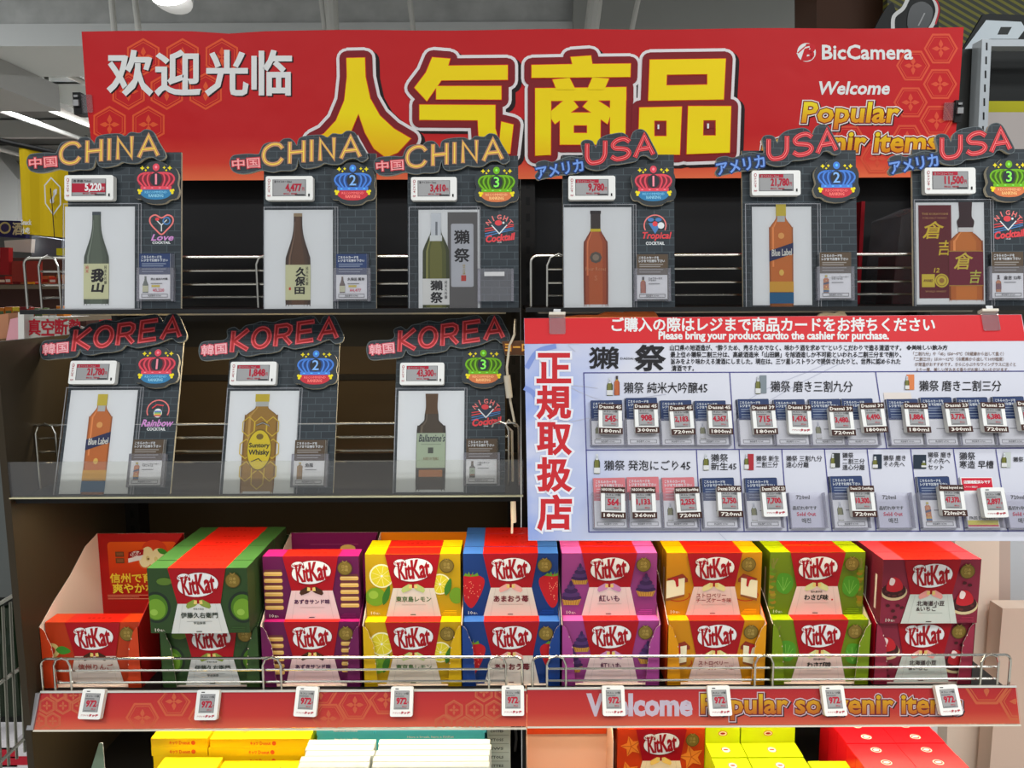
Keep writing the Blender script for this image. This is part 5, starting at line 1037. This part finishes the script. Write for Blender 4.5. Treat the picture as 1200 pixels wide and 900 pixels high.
def wasabi(b, cx, cy):
    for i in range(16): y = cy-38+i*5; b.ell(cx+random.uniform(-3, 3), y, 6, 4, mat(random.choice((96, 130, 150)), random.choice((116, 134)), 30), 7)
    b.step()
    for i in range(3): b.stroke([(cx+random.uniform(-3, 3), cy+38), (cx-8+i*8, cy+56)], 3, mat(120, 120, 50))
def wleaf(b, cx, cy): b.poly(catmull([(cx-14, cy), (cx-10, cy+18), (cx+4, cy+20), (cx+16, cy+12), (cx+17, cy-6), (cx+6, cy-20), (cx-10, cy-14)], 3), mat(76, 142, 36)); b.step(); [b.stroke([(cx, cy-14), (cx+13*math.cos(R(a)), cy+13*math.sin(R(a)))], 1, mat(120, 176, 70)) for a in (20, 60, 100, 150)]; b.step()
def maple(b, cx, cy, s): b.poly([(cx+s*math.cos(R(90+a*36+15))*(1 if a % 2 == 0 else .5), cy+s*math.sin(R(90+a*36+15))*(1 if a % 2 == 0 else .5)) for a in range(10)], mat(232, 130, 40)); b.step(); [b.stroke([(cx, cy), (cx+s*.8*math.cos(R(105+72*a)), cy+s*.8*math.sin(R(105+72*a)))], 1.6, mat(196, 90, 30)) for a in range(5)]; b.step()
def deco(b, k):
    if k == 'lemon': lemon(b, 30, 78, 23); lemon(b, 138, 62, 20); b.ell(18, 38, 19, 18, mat(110, 150, 34), 20); b.step(); b.ell(14, 42, 9, 8, mat(146, 178, 60), 14); b.step(); leaf(b, 32, 22, 44, 60, 6, mat(54, 110, 34)); leaf(b, 148, 40, 158, 74, 6, mat(60, 116, 36)); b.ell(168, 40, 13, 16, mat(106, 146, 34), 18); b.step()
    elif k == 'berry': strawberry(b, 14, 55, 30); strawberry(b, 166, 55, 30)
    elif k == 'imo': cupcake(b, 34, 70, .9); cupcake(b, 17, 32, 1.05); cupcake(b, 156, 48, 1.0)
    elif k == 'cake': cake(b, 10, 36); cake(b, 160, 36, -.9)
    elif k == 'wasabi': wasabi(b, 6, 52); wleaf(b, 27, 60); wasabi(b, 168, 52); wleaf(b, 150, 54)
    elif k == 'bean':
        bean_bowl(b, 22, 62, 1.0); bean_bowl(b, 150, 36, 1.05)
        for x, y in ((12, 34), (22, 24), (30, 34), (38, 30), (26, 12), (148, 76), (158, 72)): b.ell(x, y, 4, 3, mat(70, 26, 28), 8)
        b.step()
    elif k == 'matcha': bowl(b, 12, 48, 20); bowl(b, 166, 48, 20); b.ell(30, 96, 14, 7, mat(84, 112, 40), 12)
    elif k == 'azuki': stackc(b, 18, 18, 6); stackc(b, 158, 22, 5)
    elif k == 'apple': b.ell(10, 66, 13, 14, mat(206, 190, 120), 18); b.step(); b.ell(10, 66, 5, 7, mat(190, 60, 40), 12); b.step(); leaf(b, 16, 68, 44, 64, 8, mat(60, 130, 40)); b.ell(168, 78, 11, 9, mat(196, 150, 96), 16); b.step(); b.ell(164, 62, 9, 3, mat(220, 200, 170), 12); b.step()
    elif k == 'maple': maple(b, 28, 84, 22); maple(b, 150, 62, 26); maple(b, 22, 30, 24)
FL = {  # side colour, top colour lightened for the light from above, tray colour, panel, flavour word, ink, chocolate colour, colour word
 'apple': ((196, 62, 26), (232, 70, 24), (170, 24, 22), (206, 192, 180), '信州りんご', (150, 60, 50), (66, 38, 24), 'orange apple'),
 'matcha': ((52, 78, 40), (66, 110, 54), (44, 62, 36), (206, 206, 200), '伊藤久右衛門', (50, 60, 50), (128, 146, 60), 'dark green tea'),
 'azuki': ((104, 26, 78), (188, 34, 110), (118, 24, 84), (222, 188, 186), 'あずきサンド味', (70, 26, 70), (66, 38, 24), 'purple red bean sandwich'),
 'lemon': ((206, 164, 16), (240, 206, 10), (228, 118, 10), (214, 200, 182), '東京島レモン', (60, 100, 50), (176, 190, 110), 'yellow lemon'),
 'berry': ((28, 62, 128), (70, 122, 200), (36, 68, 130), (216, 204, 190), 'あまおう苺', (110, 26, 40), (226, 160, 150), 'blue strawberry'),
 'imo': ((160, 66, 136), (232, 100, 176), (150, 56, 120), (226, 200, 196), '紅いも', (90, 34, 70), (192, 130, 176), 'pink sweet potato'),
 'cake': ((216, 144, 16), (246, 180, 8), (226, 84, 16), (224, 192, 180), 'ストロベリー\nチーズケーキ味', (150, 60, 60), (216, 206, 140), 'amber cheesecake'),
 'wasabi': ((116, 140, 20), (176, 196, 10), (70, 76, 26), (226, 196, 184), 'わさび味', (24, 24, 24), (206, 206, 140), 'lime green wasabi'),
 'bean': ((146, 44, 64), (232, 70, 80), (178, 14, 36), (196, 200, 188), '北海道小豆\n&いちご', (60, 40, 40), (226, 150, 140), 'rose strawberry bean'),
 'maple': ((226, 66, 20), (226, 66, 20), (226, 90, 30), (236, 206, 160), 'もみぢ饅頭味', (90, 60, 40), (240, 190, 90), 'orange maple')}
def kit_logo(b, cx, cy, s):
    b.ell(cx, cy, 37.5*s, 23.5*s, mat(132, 16, 26), 30, rot=7); b.step(); b.ell(cx, cy, 36*s, 22*s, mat(226, 226, 224), 30, rot=7); b.step()
    b.ell(cx-25*s, cy+14*s, 12*s, 7.5*s, mat(132, 16, 26), 16, rot=10); b.step(); b.ell(cx-25*s, cy+14*s, 11*s, 6.5*s, mat(226, 226, 224), 16, rot=10); b.step(); b.text('Nestlé', cx-34*s, cy+11*s, cx-16*s, cy+17*s, KITRED, .06, rot=10, res=1)
    b.text('Kit', cx-28*s, cy-18*s, cx-5*s, cy+15*s, KITRED, .09, .10, rot=7); b.text('Kat', cx-3*s, cy-15*s, cx+29*s, cy+20*s, KITRED, .09, .06, rot=7)
def box_mesh(k, front=True):
    kk = ('box', k, front)
    if kk in _tags: return _tags[kk]
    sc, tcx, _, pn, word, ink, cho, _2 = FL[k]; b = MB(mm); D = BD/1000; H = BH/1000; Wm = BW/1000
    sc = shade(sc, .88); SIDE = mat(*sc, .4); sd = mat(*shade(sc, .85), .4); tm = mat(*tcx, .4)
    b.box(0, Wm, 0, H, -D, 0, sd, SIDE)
    for x0, x1, m in ((0, 37, tm), (37, 139, mat(226, 36, 22, .4)), (139, 176, tm)): b.face([(x0/1000, H+.0001, 0), (x1/1000, H+.0001, 0), (x1/1000, H+.0001, -D), (x0/1000, H+.0001, -D)], m)  # tops brighter than the fronts: light from above put into the colours
    for x in (70, 78, 88, 96, 108): b.face([(x/1000, H+.0002, -.016), (x/1000+.005, H+.0002, -.016), (x/1000+.005, H+.0002, -.020), (x/1000, H+.0002, -.020)], mat(196, 26, 18))
    b.face([(-.0001, .02, -.025), (-.0001, .02, -.018), (-.0001, .085, -.018), (-.0001, .085, -.025)][::-1], mat(214, 200, 184))
    if front:
        b.w = .0002; n0 = len(b.v); deco(b, k); b.w = .0014
        for i in range(n0, len(b.v)): x, y, z = b.v[i]; b.v[i] = (min(max(x, .0003), Wm-.0003), min(max(y, .0003), H-.0003), z)
        b.poly([(37, 120), (139, 120), (127, 55), (51, 55)], KITRED); b.poly([(51, 55), (127, 55), (139, 0), (37, 0)], mat(*pn, .45)); b.step(2)
        b.stroke([(60, 54), (50, 1)], .5, mat(*shade(pn, .86))); b.stroke([(118, 54), (127, 1)], .5, mat(*shade(pn, .86)))
        kit_logo(b, 89, 90, 1.0)
        for s in (-1, 1):
            b.poly([(88+s*2, 62), (88+s*8, 63), (88+s*20, 56), (88+s*22, 50), (88+s*19, 46), (88+s*6, 51), (88+s*2, 54)], mat(*cho)); b.step(); b.poly([(88+s*2, 61), (88+s*7, 62), (88+s*8, 55), (88+s*2, 54.5)], mat(222, 190, 110)); b.w -= .00013
        b.step(2); two = '\n' in word
        b.text(word, 56 if len(word) > 4 else 66, 24 if two else 28, 121 if len(word) > 4 else 110, 43 if two else 40, mat(*ink), .07 if k in ('azuki', 'wasabi', 'berry') else .04, keep='c')
        b.rect(66, 22.5 if not two else 20, 111, 23.2 if not two else 20.6, mat(*shade(pn, .8))); b.rect(82, 3, 92, 4.5, mat(*shade(ink, .8)))
        if k == 'matcha': b.text('宇治抹茶', 76, 17, 101, 22, mat(*ink), .02, keep='c', res=1); b.text('宇治の名店', 76, 44, 100, 47.5, mat(*ink), .02, keep='c', res=1)
        if k == 'wasabi': b.text('田丸屋本店', 70, 43, 106, 47, mat(*ink), .03, keep='c', res=1); b.rect(116, 28, 119, 31, RED)
        LW = mat(214, 206, 190); b.text('10', 9, 4, 17, 10, LW, .03, res=1); b.text('個入', 18, 4, 26, 8, LW, .02, res=1)
        for i in range(3): b.rect(140+i*3, 4+i*3.2, 168, 5.2+i*3.2, mat(*shade(sc, 1.35)))
        b.ell(151, 98, 13.5, 13.5, mat(92, 74, 30), 20); b.step(); b.ell(151, 98, 12, 12, mat(128, 106, 46, .35, .3), 20); b.step(); b.text('日本\nの味', 143, 92, 159, 104, mat(176, 150, 80), .03, keep='c', res=1); b.stroke([(147, 112), (151, 108), (155, 112)], 1.4, mat(150, 124, 60))
    _tags[kk] = b.mesh('chocolate_box'); return _tags[kk]
CREAM = mat(226, 204, 188, .7, name='uncoated_board')
COLS = [ # flavour, lower centre px, upper centre px, upper Y, upper count, lower Y, tray centre px
 ('apple', 111, None, 0, 0, 1.302), ('matcha', 248, 240, 1.256, 6, 1.297), ('azuki', 366, 369.5, 1.312, 1, 1.300), ('lemon', 484, 484, 1.322, 2, 1.297), ('berry', 599, 598, 1.322, 5, 1.297),
 ('imo', 715, 711.5, 1.322, 4, 1.299), ('cake', 838, 831, 1.322, 4, 1.299), ('wasabi', 959, 951, 1.322, 4, 1.299), ('bean', 1080, 1087, 1.283, 5, 1.297)]
ORD = ['front', 'second', 'third', 'fourth', 'fifth', 'sixth', 'seventh']
for ci, (k, cl, cu, Yu, nu, Yl) in enumerate(COLS):
    word = FL[k][7]; xc = gx(cl, 770, Yl); x0 = xc-.0905; tw = .181; D = .205; Yt = 1.290
    t = thing('display_tray', 'cardboard display tray of the %s chocolate boxes' % word, 'tray', T3(x0, Yt, ZK), 'cardboard display trays')
    oc = mat(*FL[k][2], .45)
    bh = .226 if k not in ('matcha',) else .222
    b = MB(); b.slab([(0, 0), (tw, 0), (tw, bh), (0, bh)], -.0015, 0, mat(*(FL[k][2] if k != 'lemon' else (236, 130, 12)), .45), CREAM); b.w = .0003
    if k == 'apple':
        b.T = lambda x, y: (x/1000, y/1000)
        b.poly(rrect(20, 110, 165, 208, 8), grad('apple_print', [(0, (176, 44, 22)), (.5, (206, 62, 20)), (1, (226, 90, 22))], .11, .21)); b.step()
        AP = mat(232, 220, 170); b.ell(118, 192, 26, 20, mat(206, 60, 26), 20); b.step()
        b.ell(100, 174, 16, 25, mat(206, 110, 50), 24, rot=-18); b.ell(122, 172, 16, 24, mat(206, 110, 50), 24, rot=-22); b.step(); b.ell(100, 175, 14, 23, AP, 24, rot=-18); b.ell(122, 173, 14, 22, AP, 24, rot=-22); b.step(); b.ell(103, 172, 4, 6, mat(214, 196, 130), 10); b.ell(120, 170, 4, 6, mat(214, 196, 130), 10); b.step(); b.ell(103, 171, 1.2, 2.2, mat(90, 50, 30), 8); b.ell(105.5, 171, 1, 2, mat(90, 50, 30), 8); leaf(b, 124, 192, 146, 182, 6, mat(60, 140, 40))
        b.poly([(62, 172), (94, 180), (96, 192), (64, 186)], KITRED); b.poly([(62, 163), (88, 169), (94, 180), (62, 172)], WHITE); b.step(); b.ell(78, 182, 11, 6, WHITE, 14, rot=12); b.step(); b.text('KitKat', 69, 178, 88, 187, KITRED, .1, .1, rot=12)
        for y in (162, 176): b.rect(36, y, 54, y+11, mat(104, 62, 36)); b.step(); b.rect(38.5, y+2.5, 52, y+9, mat(136, 84, 48)); b.w -= .00013
        b.step(2); YA = mat(236, 206, 60); b.text('信州で育った', 22, 120, 154, 140, YA, .05); b.text('爽やかな甘み', 26, 97, 160, 118, YA, .05)
        for i in range(3): b.rect(14, 92-i*4, 100-20*(i == 1), 93.2-i*4, mat(226, 150, 120))
    elif k == 'azuki':
        b.T = lambda x, y: (x/1000, y/1000); b.rect(40, 200, 140, 201.4, mat(150, 60, 110)); b.ell(118, 192, 16, 8, mat(214, 176, 100), 16)
    b.build('back_panel', t, Matrix.Translation((0, D, 0)) @ UP)
    for side in (0, 1):
        b = MB(); prof = [(0, 0), (D, 0), (D, bh), (D*.78, bh-.012), (D*.5, .175), (D*.24, .148), (.004, .120), (0, .118)]
        # drawn with u = depth, v = height; w runs across
        if side == 0: b.slab(prof, 0, .0012, oc, CREAM)   # w = -x
        else: b.slab(prof, 0, .0012, CREAM, oc)
        M = Matrix(((0, 0, -1, .0012 if side == 0 else tw), (1, 0, 0, 0), (0, 1, 0, 0), (0, 0, 0, 1)))
        b.build('side_panel', t, M)
        b = MB(); s = 1 if side == 0 else -1; xx = 0 if side == 0 else tw
        e = [(0, 0), (.026, 0), (.023, .040), (.020, .080), (.013, .098), (.010, .108), (.005, .115), (0, .118)]
        b.T = lambda u, v: (xx+s*u, v); b.slab(e, -.0008, 0, mat(*FL[k][0], .42), CREAM); b.w = .0002
        for q in ((.0225, .045), (.0205, .06), (.0195, .075), (.014, .095)): b.ell(q[0], q[1], .0008, .0016, CREAM, 6)
        b.build('torn_ear', t, UP)
    b = MB(); b.box(.002, tw-.002, .0012, D-.002, .0003, .001, CREAM); b.build('base', t)
    for lvl, (cpx, Yf, n) in enumerate(((cl, Yl, max(1, min(5, nu or 1))), (cu, Yu, nu))):
        if not n: continue
        xb = xc-.088+.001 if lvl == 0 else max(gx(cpx, 700, Yf)-.088, x0+.0022)
        if lvl: xb = min(xb, x0+tw-.0022-.176)
        z = ZK+.0012+lvl*(BH/1000+.0005)
        for i in range(n):
            y = Yf+i*(BD/1000+.0006)
            if y+BD/1000 > Yt+D-.002: break
            jx = random.uniform(-.0008, .0008) if i else 0
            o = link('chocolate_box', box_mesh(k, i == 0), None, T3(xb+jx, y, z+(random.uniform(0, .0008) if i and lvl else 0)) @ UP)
            tag(o, '%s chocolate wafer box, %s in the %s layer of its tray' % (word, ORD[i], ('lower', 'upper')[lvl]), 'box', '%s chocolate boxes' % word)

# ================================================================ bottom row under the price rails
def stack(name, label, group, x0, x1, Yf, depth, ztop, h, n, art, mt, cat='box', jit=.002):
    key = None; me = None
    for i in range(n):
        z = ztop-(i+1)*(h+.0003)
        if me is None:
            b = MB(lambda x, y: (x, y)); b.box(0, x1-x0, 0, h, -depth, 0, mt); b.w = .0003; art(b, x1-x0, h, depth); me = b.mesh(name)
        o = link(name, me, None, T3(x0+random.uniform(-jit, jit), Yf+random.uniform(0, jit), z) @ UP)
        tag(o, '%s, %s of its stack' % (label, ('topmost', 'second from the top', 'third from the top', 'fourth from the top', 'fifth from the top', 'sixth from the top', 'seventh from the top', 'eighth from the top')[i]), cat, group)
YB1 = mat(238, 196, 10, .38)
def topface(b, x0, y0, x1, y1, H, m): b.face([(x0, H, -y0), (x1, H, -y0), (x1, H, -y1), (x0, H, -y1)], m)
def yart(b, W_, h, D):
    b.text('キッツ', W_*.5-.018, h*.3, W_*.5-.003, h*.68, mat(226, 96, 30), .08, res=1); b.text('Donut', W_*.5, h*.3, W_*.5+.020, h*.7, mat(226, 96, 30), .06, res=1); b.ell(W_*.5+.026, h*.5, .004, .0045, mat(226, 90, 30), 10); topface(b, .008, .05, .04, .053, h+.0002, mat(200, 160, 20))
def yart2(b, W_, h, D):
    yart(b, W_, h, D); H = h+.0002
    for pts, m in (([(.04, .02), (.085, .055), (.1, .055), (.06, .018)], mat(232, 140, 20)), ([(.115, .03), (.125, .045), (.165, .06), (.175, .05), (.15, .036)], mat(70, 40, 26)), ([(.075, .07), (.11, .085), (.12, .07)], mat(200, 50, 30))):
        b.face([(x, H, -y) for x, y in pts], m)
gl = lambda px, y, Y: gx(px, y, Y)
zr = .783
stack('yellow_sweet_box', 'narrow yellow box behind left', 'yellow sweet boxes', gl(177, 870, 1.28), gl(243, 870, 1.28), 1.28, .14, zr, .0173, 8, yart, YB1)
stack('yellow_sweet_box', 'wide yellow box picturing a chocolate bar, behind right', 'yellow sweet boxes', gl(245, 870, 1.28), gl(362, 870, 1.28), 1.28, .14, zr-.001, .0173, 8, yart2, YB1)
stack('yellow_sweet_box', 'narrow yellow box in front left', 'yellow sweet boxes', gl(157, 893, 1.17), gl(231, 893, 1.17), 1.165, .105, .752, .0173, 6, yart, YB1)
stack('yellow_sweet_box', 'wide yellow box in front right', 'yellow sweet boxes', gl(233, 893, 1.17), gl(353, 893, 1.17), 1.165, .105, .746, .0173, 5, yart2, YB1)
TQ = mat(84, 204, 214, .4)
def tart(b, W_, h, D): b.text('Have a break, have a KitKat', W_*.3, h*.38, W_*.72, h*.66, WHITE, .06, res=1)
stack('turquoise_box', 'left turquoise wafer box', 'turquoise boxes', gl(370, 860, 1.29), gl(437, 860, 1.29), 1.292, .1, .797, .0165, 8, tart, TQ)
stack('turquoise_box', 'wide right turquoise wafer box', 'turquoise boxes', gl(439, 860, 1.29), gl(569, 860, 1.29), 1.292, .1, .801, .0165, 8, tart, TQ)
CR = mat(205, 205, 190, .5); me = {}
for side, (xa, xb) in enumerate(((352, 434), (438, 574))):
    for i in range(5):
        Yf = 1.196+i*.0165; x0, x1 = gl(xa-4*side*0, 890, 1.21), gl(xb, 890, 1.21); b = MB(); H = .138; Wd = x1-x0
        b.box(0, Wd, 0, H, -.0145, 0, CR, mat(212, 212, 198, .5)); b.w = .0003
        b.text('SUGAR BUTTER TREE × KITKAT ||', Wd*.2, H-.016, Wd*.82, H-.008, mat(120, 176, 186), .04, res=1)
        for y in (.004,): b.face([(Wd*.78, H+.0002, -.006), (Wd*.86, H+.0002, -.006), (Wd*.86, H+.0002, -.008), (Wd*.78, H+.0002, -.008)], mat(150, 180, 180))
        o = b.build('cream_box', None, T3(x0+random.uniform(-.003, .003), Yf, .644) @ UP); tag(o, 'upright cream box, %s in the %s row' % (ORD[i], ('left', 'right')[side]), 'box', 'upright cream boxes')
b = MB(); x0, x1 = gl(571, 870, 1.30), gl(598, 870, 1.30); b.box(0, x1-x0, 0, .17, -.2, 0, mat(176, 178, 160, .6)); b.w = .0003
for i in range(7): b.stroke([(.003, .166-i*.0175), (x1-x0-.003, .166-i*.0175)], .0007, mat(90, 92, 84)); b.text(('LETTES', 'COTTES', 'YTOSS', 'SWS', 'TTOLS', 'ETTES', 'COTTS')[i], .006, .154-i*.0175, .03, .159-i*.0175, mat(60, 62, 58), .06, res=1)
tag(b.build('printed_carton', None, T3(x0, 1.30, .644) @ UP), 'grey green carton with ruled printed lines between the two bays', 'carton')
b = MB(); b.tube([tuple(at(x, y, 1.45)) for x, y in ((604, 852), (605, 866), (603, 884), (606, 930))], .003, mat(150, 150, 146), 6); tag(b.build('grey_cable'), 'grey cable hanging beside the printed carton below the rail', 'cable')
# empty tray, maple box
t = thing('empty_display_tray', 'empty cream display tray with an orange band under the right price rail', 'tray', T3(gl(617, 880, 1.29), 1.29, .6442)); Wt = gl(719, 880, 1.29)-gl(617, 880, 1.29)
TC = mat(226, 186, 156, .7)
b = MB(); b.slab([(0, 0), (Wt, 0), (Wt, .2), (0, .2)], -.0015, 0, TC, mat(214, 80, 30)); b.build('back_panel', t, T3(0, .09, 0) @ UP)
b = MB(); b.slab([(0, 0), (Wt-.004, 0), (Wt-.004, .045), (0, .045)], -.0012, 0, mat(214, 74, 26, .5), TC); b.build('orange_flap', t, T3(.002, .086, .084) @ UP)
for x in (0, Wt):
    b = MB(); b.slab([(0, 0), (.09, 0), (.09, .2), (.0, .12)], 0, .0012, TC); b.build('side_panel', t, Matrix(((0, 0, -1, x+(.0012 if x == 0 else 0)), (1, 0, 0, 0), (0, 1, 0, 0), (0, 0, 0, 1))))
b = MB(); b.slab([(0, 0), (Wt, 0), (Wt, .02), (0, .02)], -.0012, 0, mat(214, 90, 40), TC); b.build('front_panel', t, UP)
b = MB(); b.box(.001, Wt-.001, .001, .088, .0004, .0014, TC); b.build('base', t)
for i in range(2):
    o = link('chocolate_box', box_mesh('maple', i == 0), None, T3(gl(723.5, 870, 1.335), 1.335+i*.039, .644) @ UP @ Matrix.Diagonal((.955, 1, 1, 1)))
    tag(o, 'orange maple cake chocolate box, %s one under the right rail' % ('front', 'rear')[i], 'box', 'maple chocolate boxes')
# lime boxes
LM = mat(196, 208, 16, .4)
def lart(Wd, h, D, front=False):
    b = MB(); b.box(0, Wd, 0, h, -D, 0, LM); H = h+.0002
    def E(cx, cy, rx, ry, m, dz=0):
        q = arc(cx, cy, rx, ry, n=18); b.face([(x, H+dz, -y) for x, y in q] if not front else [(x, y, .0003+dz) for x, y in q], m)
    cy = D/2 if not front else h-.022
    E(Wd/2, cy, .0088, .0055 if front else .0095, mat(206, 60, 40)); E(Wd/2, cy, .0075, .0043 if front else .008, mat(226, 210, 190), .0001); E(Wd/2, cy, .005, .0022, KITRED, .0002)
    for dx in (-.017, .015): b.face([(Wd/2+dx, H, -D*.2), (Wd/2+dx+.003, H, -D*.2), (Wd/2+dx+.003, H, -D*.25), (Wd/2+dx, H, -D*.25)], mat(170, 180, 16))
    return b
xs = ((gl(827, 873, 1.33), gl(867.5, 873, 1.33)), (gl(868.5, 873, 1.33), gl(932, 873, 1.33)))
for c, (xa, xb) in enumerate(xs):
    for r_, (Yf, D, zt_, fr) in enumerate(((1.332, .06, .778, True), (1.288, .042, .737, False), (1.244, .042, .735, False), (1.200, .042, .734, False))):
        b = lart(xb-xa-.001, zt_-.644, D, fr); o = b.build('lime_box', None, T3(xa, Yf, .644) @ UP); tag(o, 'lime yellow box with a round red mark, %s column, %s row' % (('left', 'right')[c], ('rearmost', 'second', 'third', 'nearest')[r_]), 'box', 'lime yellow boxes')
b = lart(.1, .0925, .07); tag(b.build('lime_box', None, T3(xs[1][1]+.002, 1.205, .644) @ UP), 'single lime yellow box right of the others beside the dark gap', 'box', 'lime yellow boxes')
# red boxes
RX = mat(206, 16, 28, .38); xa = gl(992, 873, 1.275)
for c in range(2):
    for r_ in range(5):
        Yf = 1.200+.0378*r_; D = .037; Wd = .0905; h = .1275-.0012*(r_ % 2); b = MB(); b.box(0, Wd, 0, h, -D, 0, RX); H = h+.0002
        for k_, (rx, ry, m) in enumerate(((.0095, .0075, mat(226, 190, 170)), (.0075, .0055, mat(196, 40, 46)), (.0055, .0028, mat(232, 214, 200)))): b.face([(x, H+k_*.0001, -y) for x, y in arc(Wd/2, D/2, rx, ry, n=16)], m)
        b.w = .0003; b.rect(-.0, .02, .0001, .03, RX)
        tag(b.build('red_gift_chocolate_box', None, T3(xa+c*(Wd+.001)+random.uniform(-.001, .001)*0, Yf, .644) @ UP), 'plain red box with a small round mark, %s column, %s row from the front' % (('left', 'right')[c], ('first', 'second', 'third', 'fourth', 'fifth')[r_]), 'box', 'plain red boxes')
# leaning leaflet below the left rail
b = MB(); b.slab([(.0, 0), (.045, 0), (.045, .105), (.038, .105)], -.002, 0, mat(120, 140, 120), PAPER); tag(b.build('leaning_leaflet', None, T3(gl(95, 900, 1.32), 1.32, .644) @ UP), 'small leaning green leaflet below the left end of the price rail', 'leaflet')
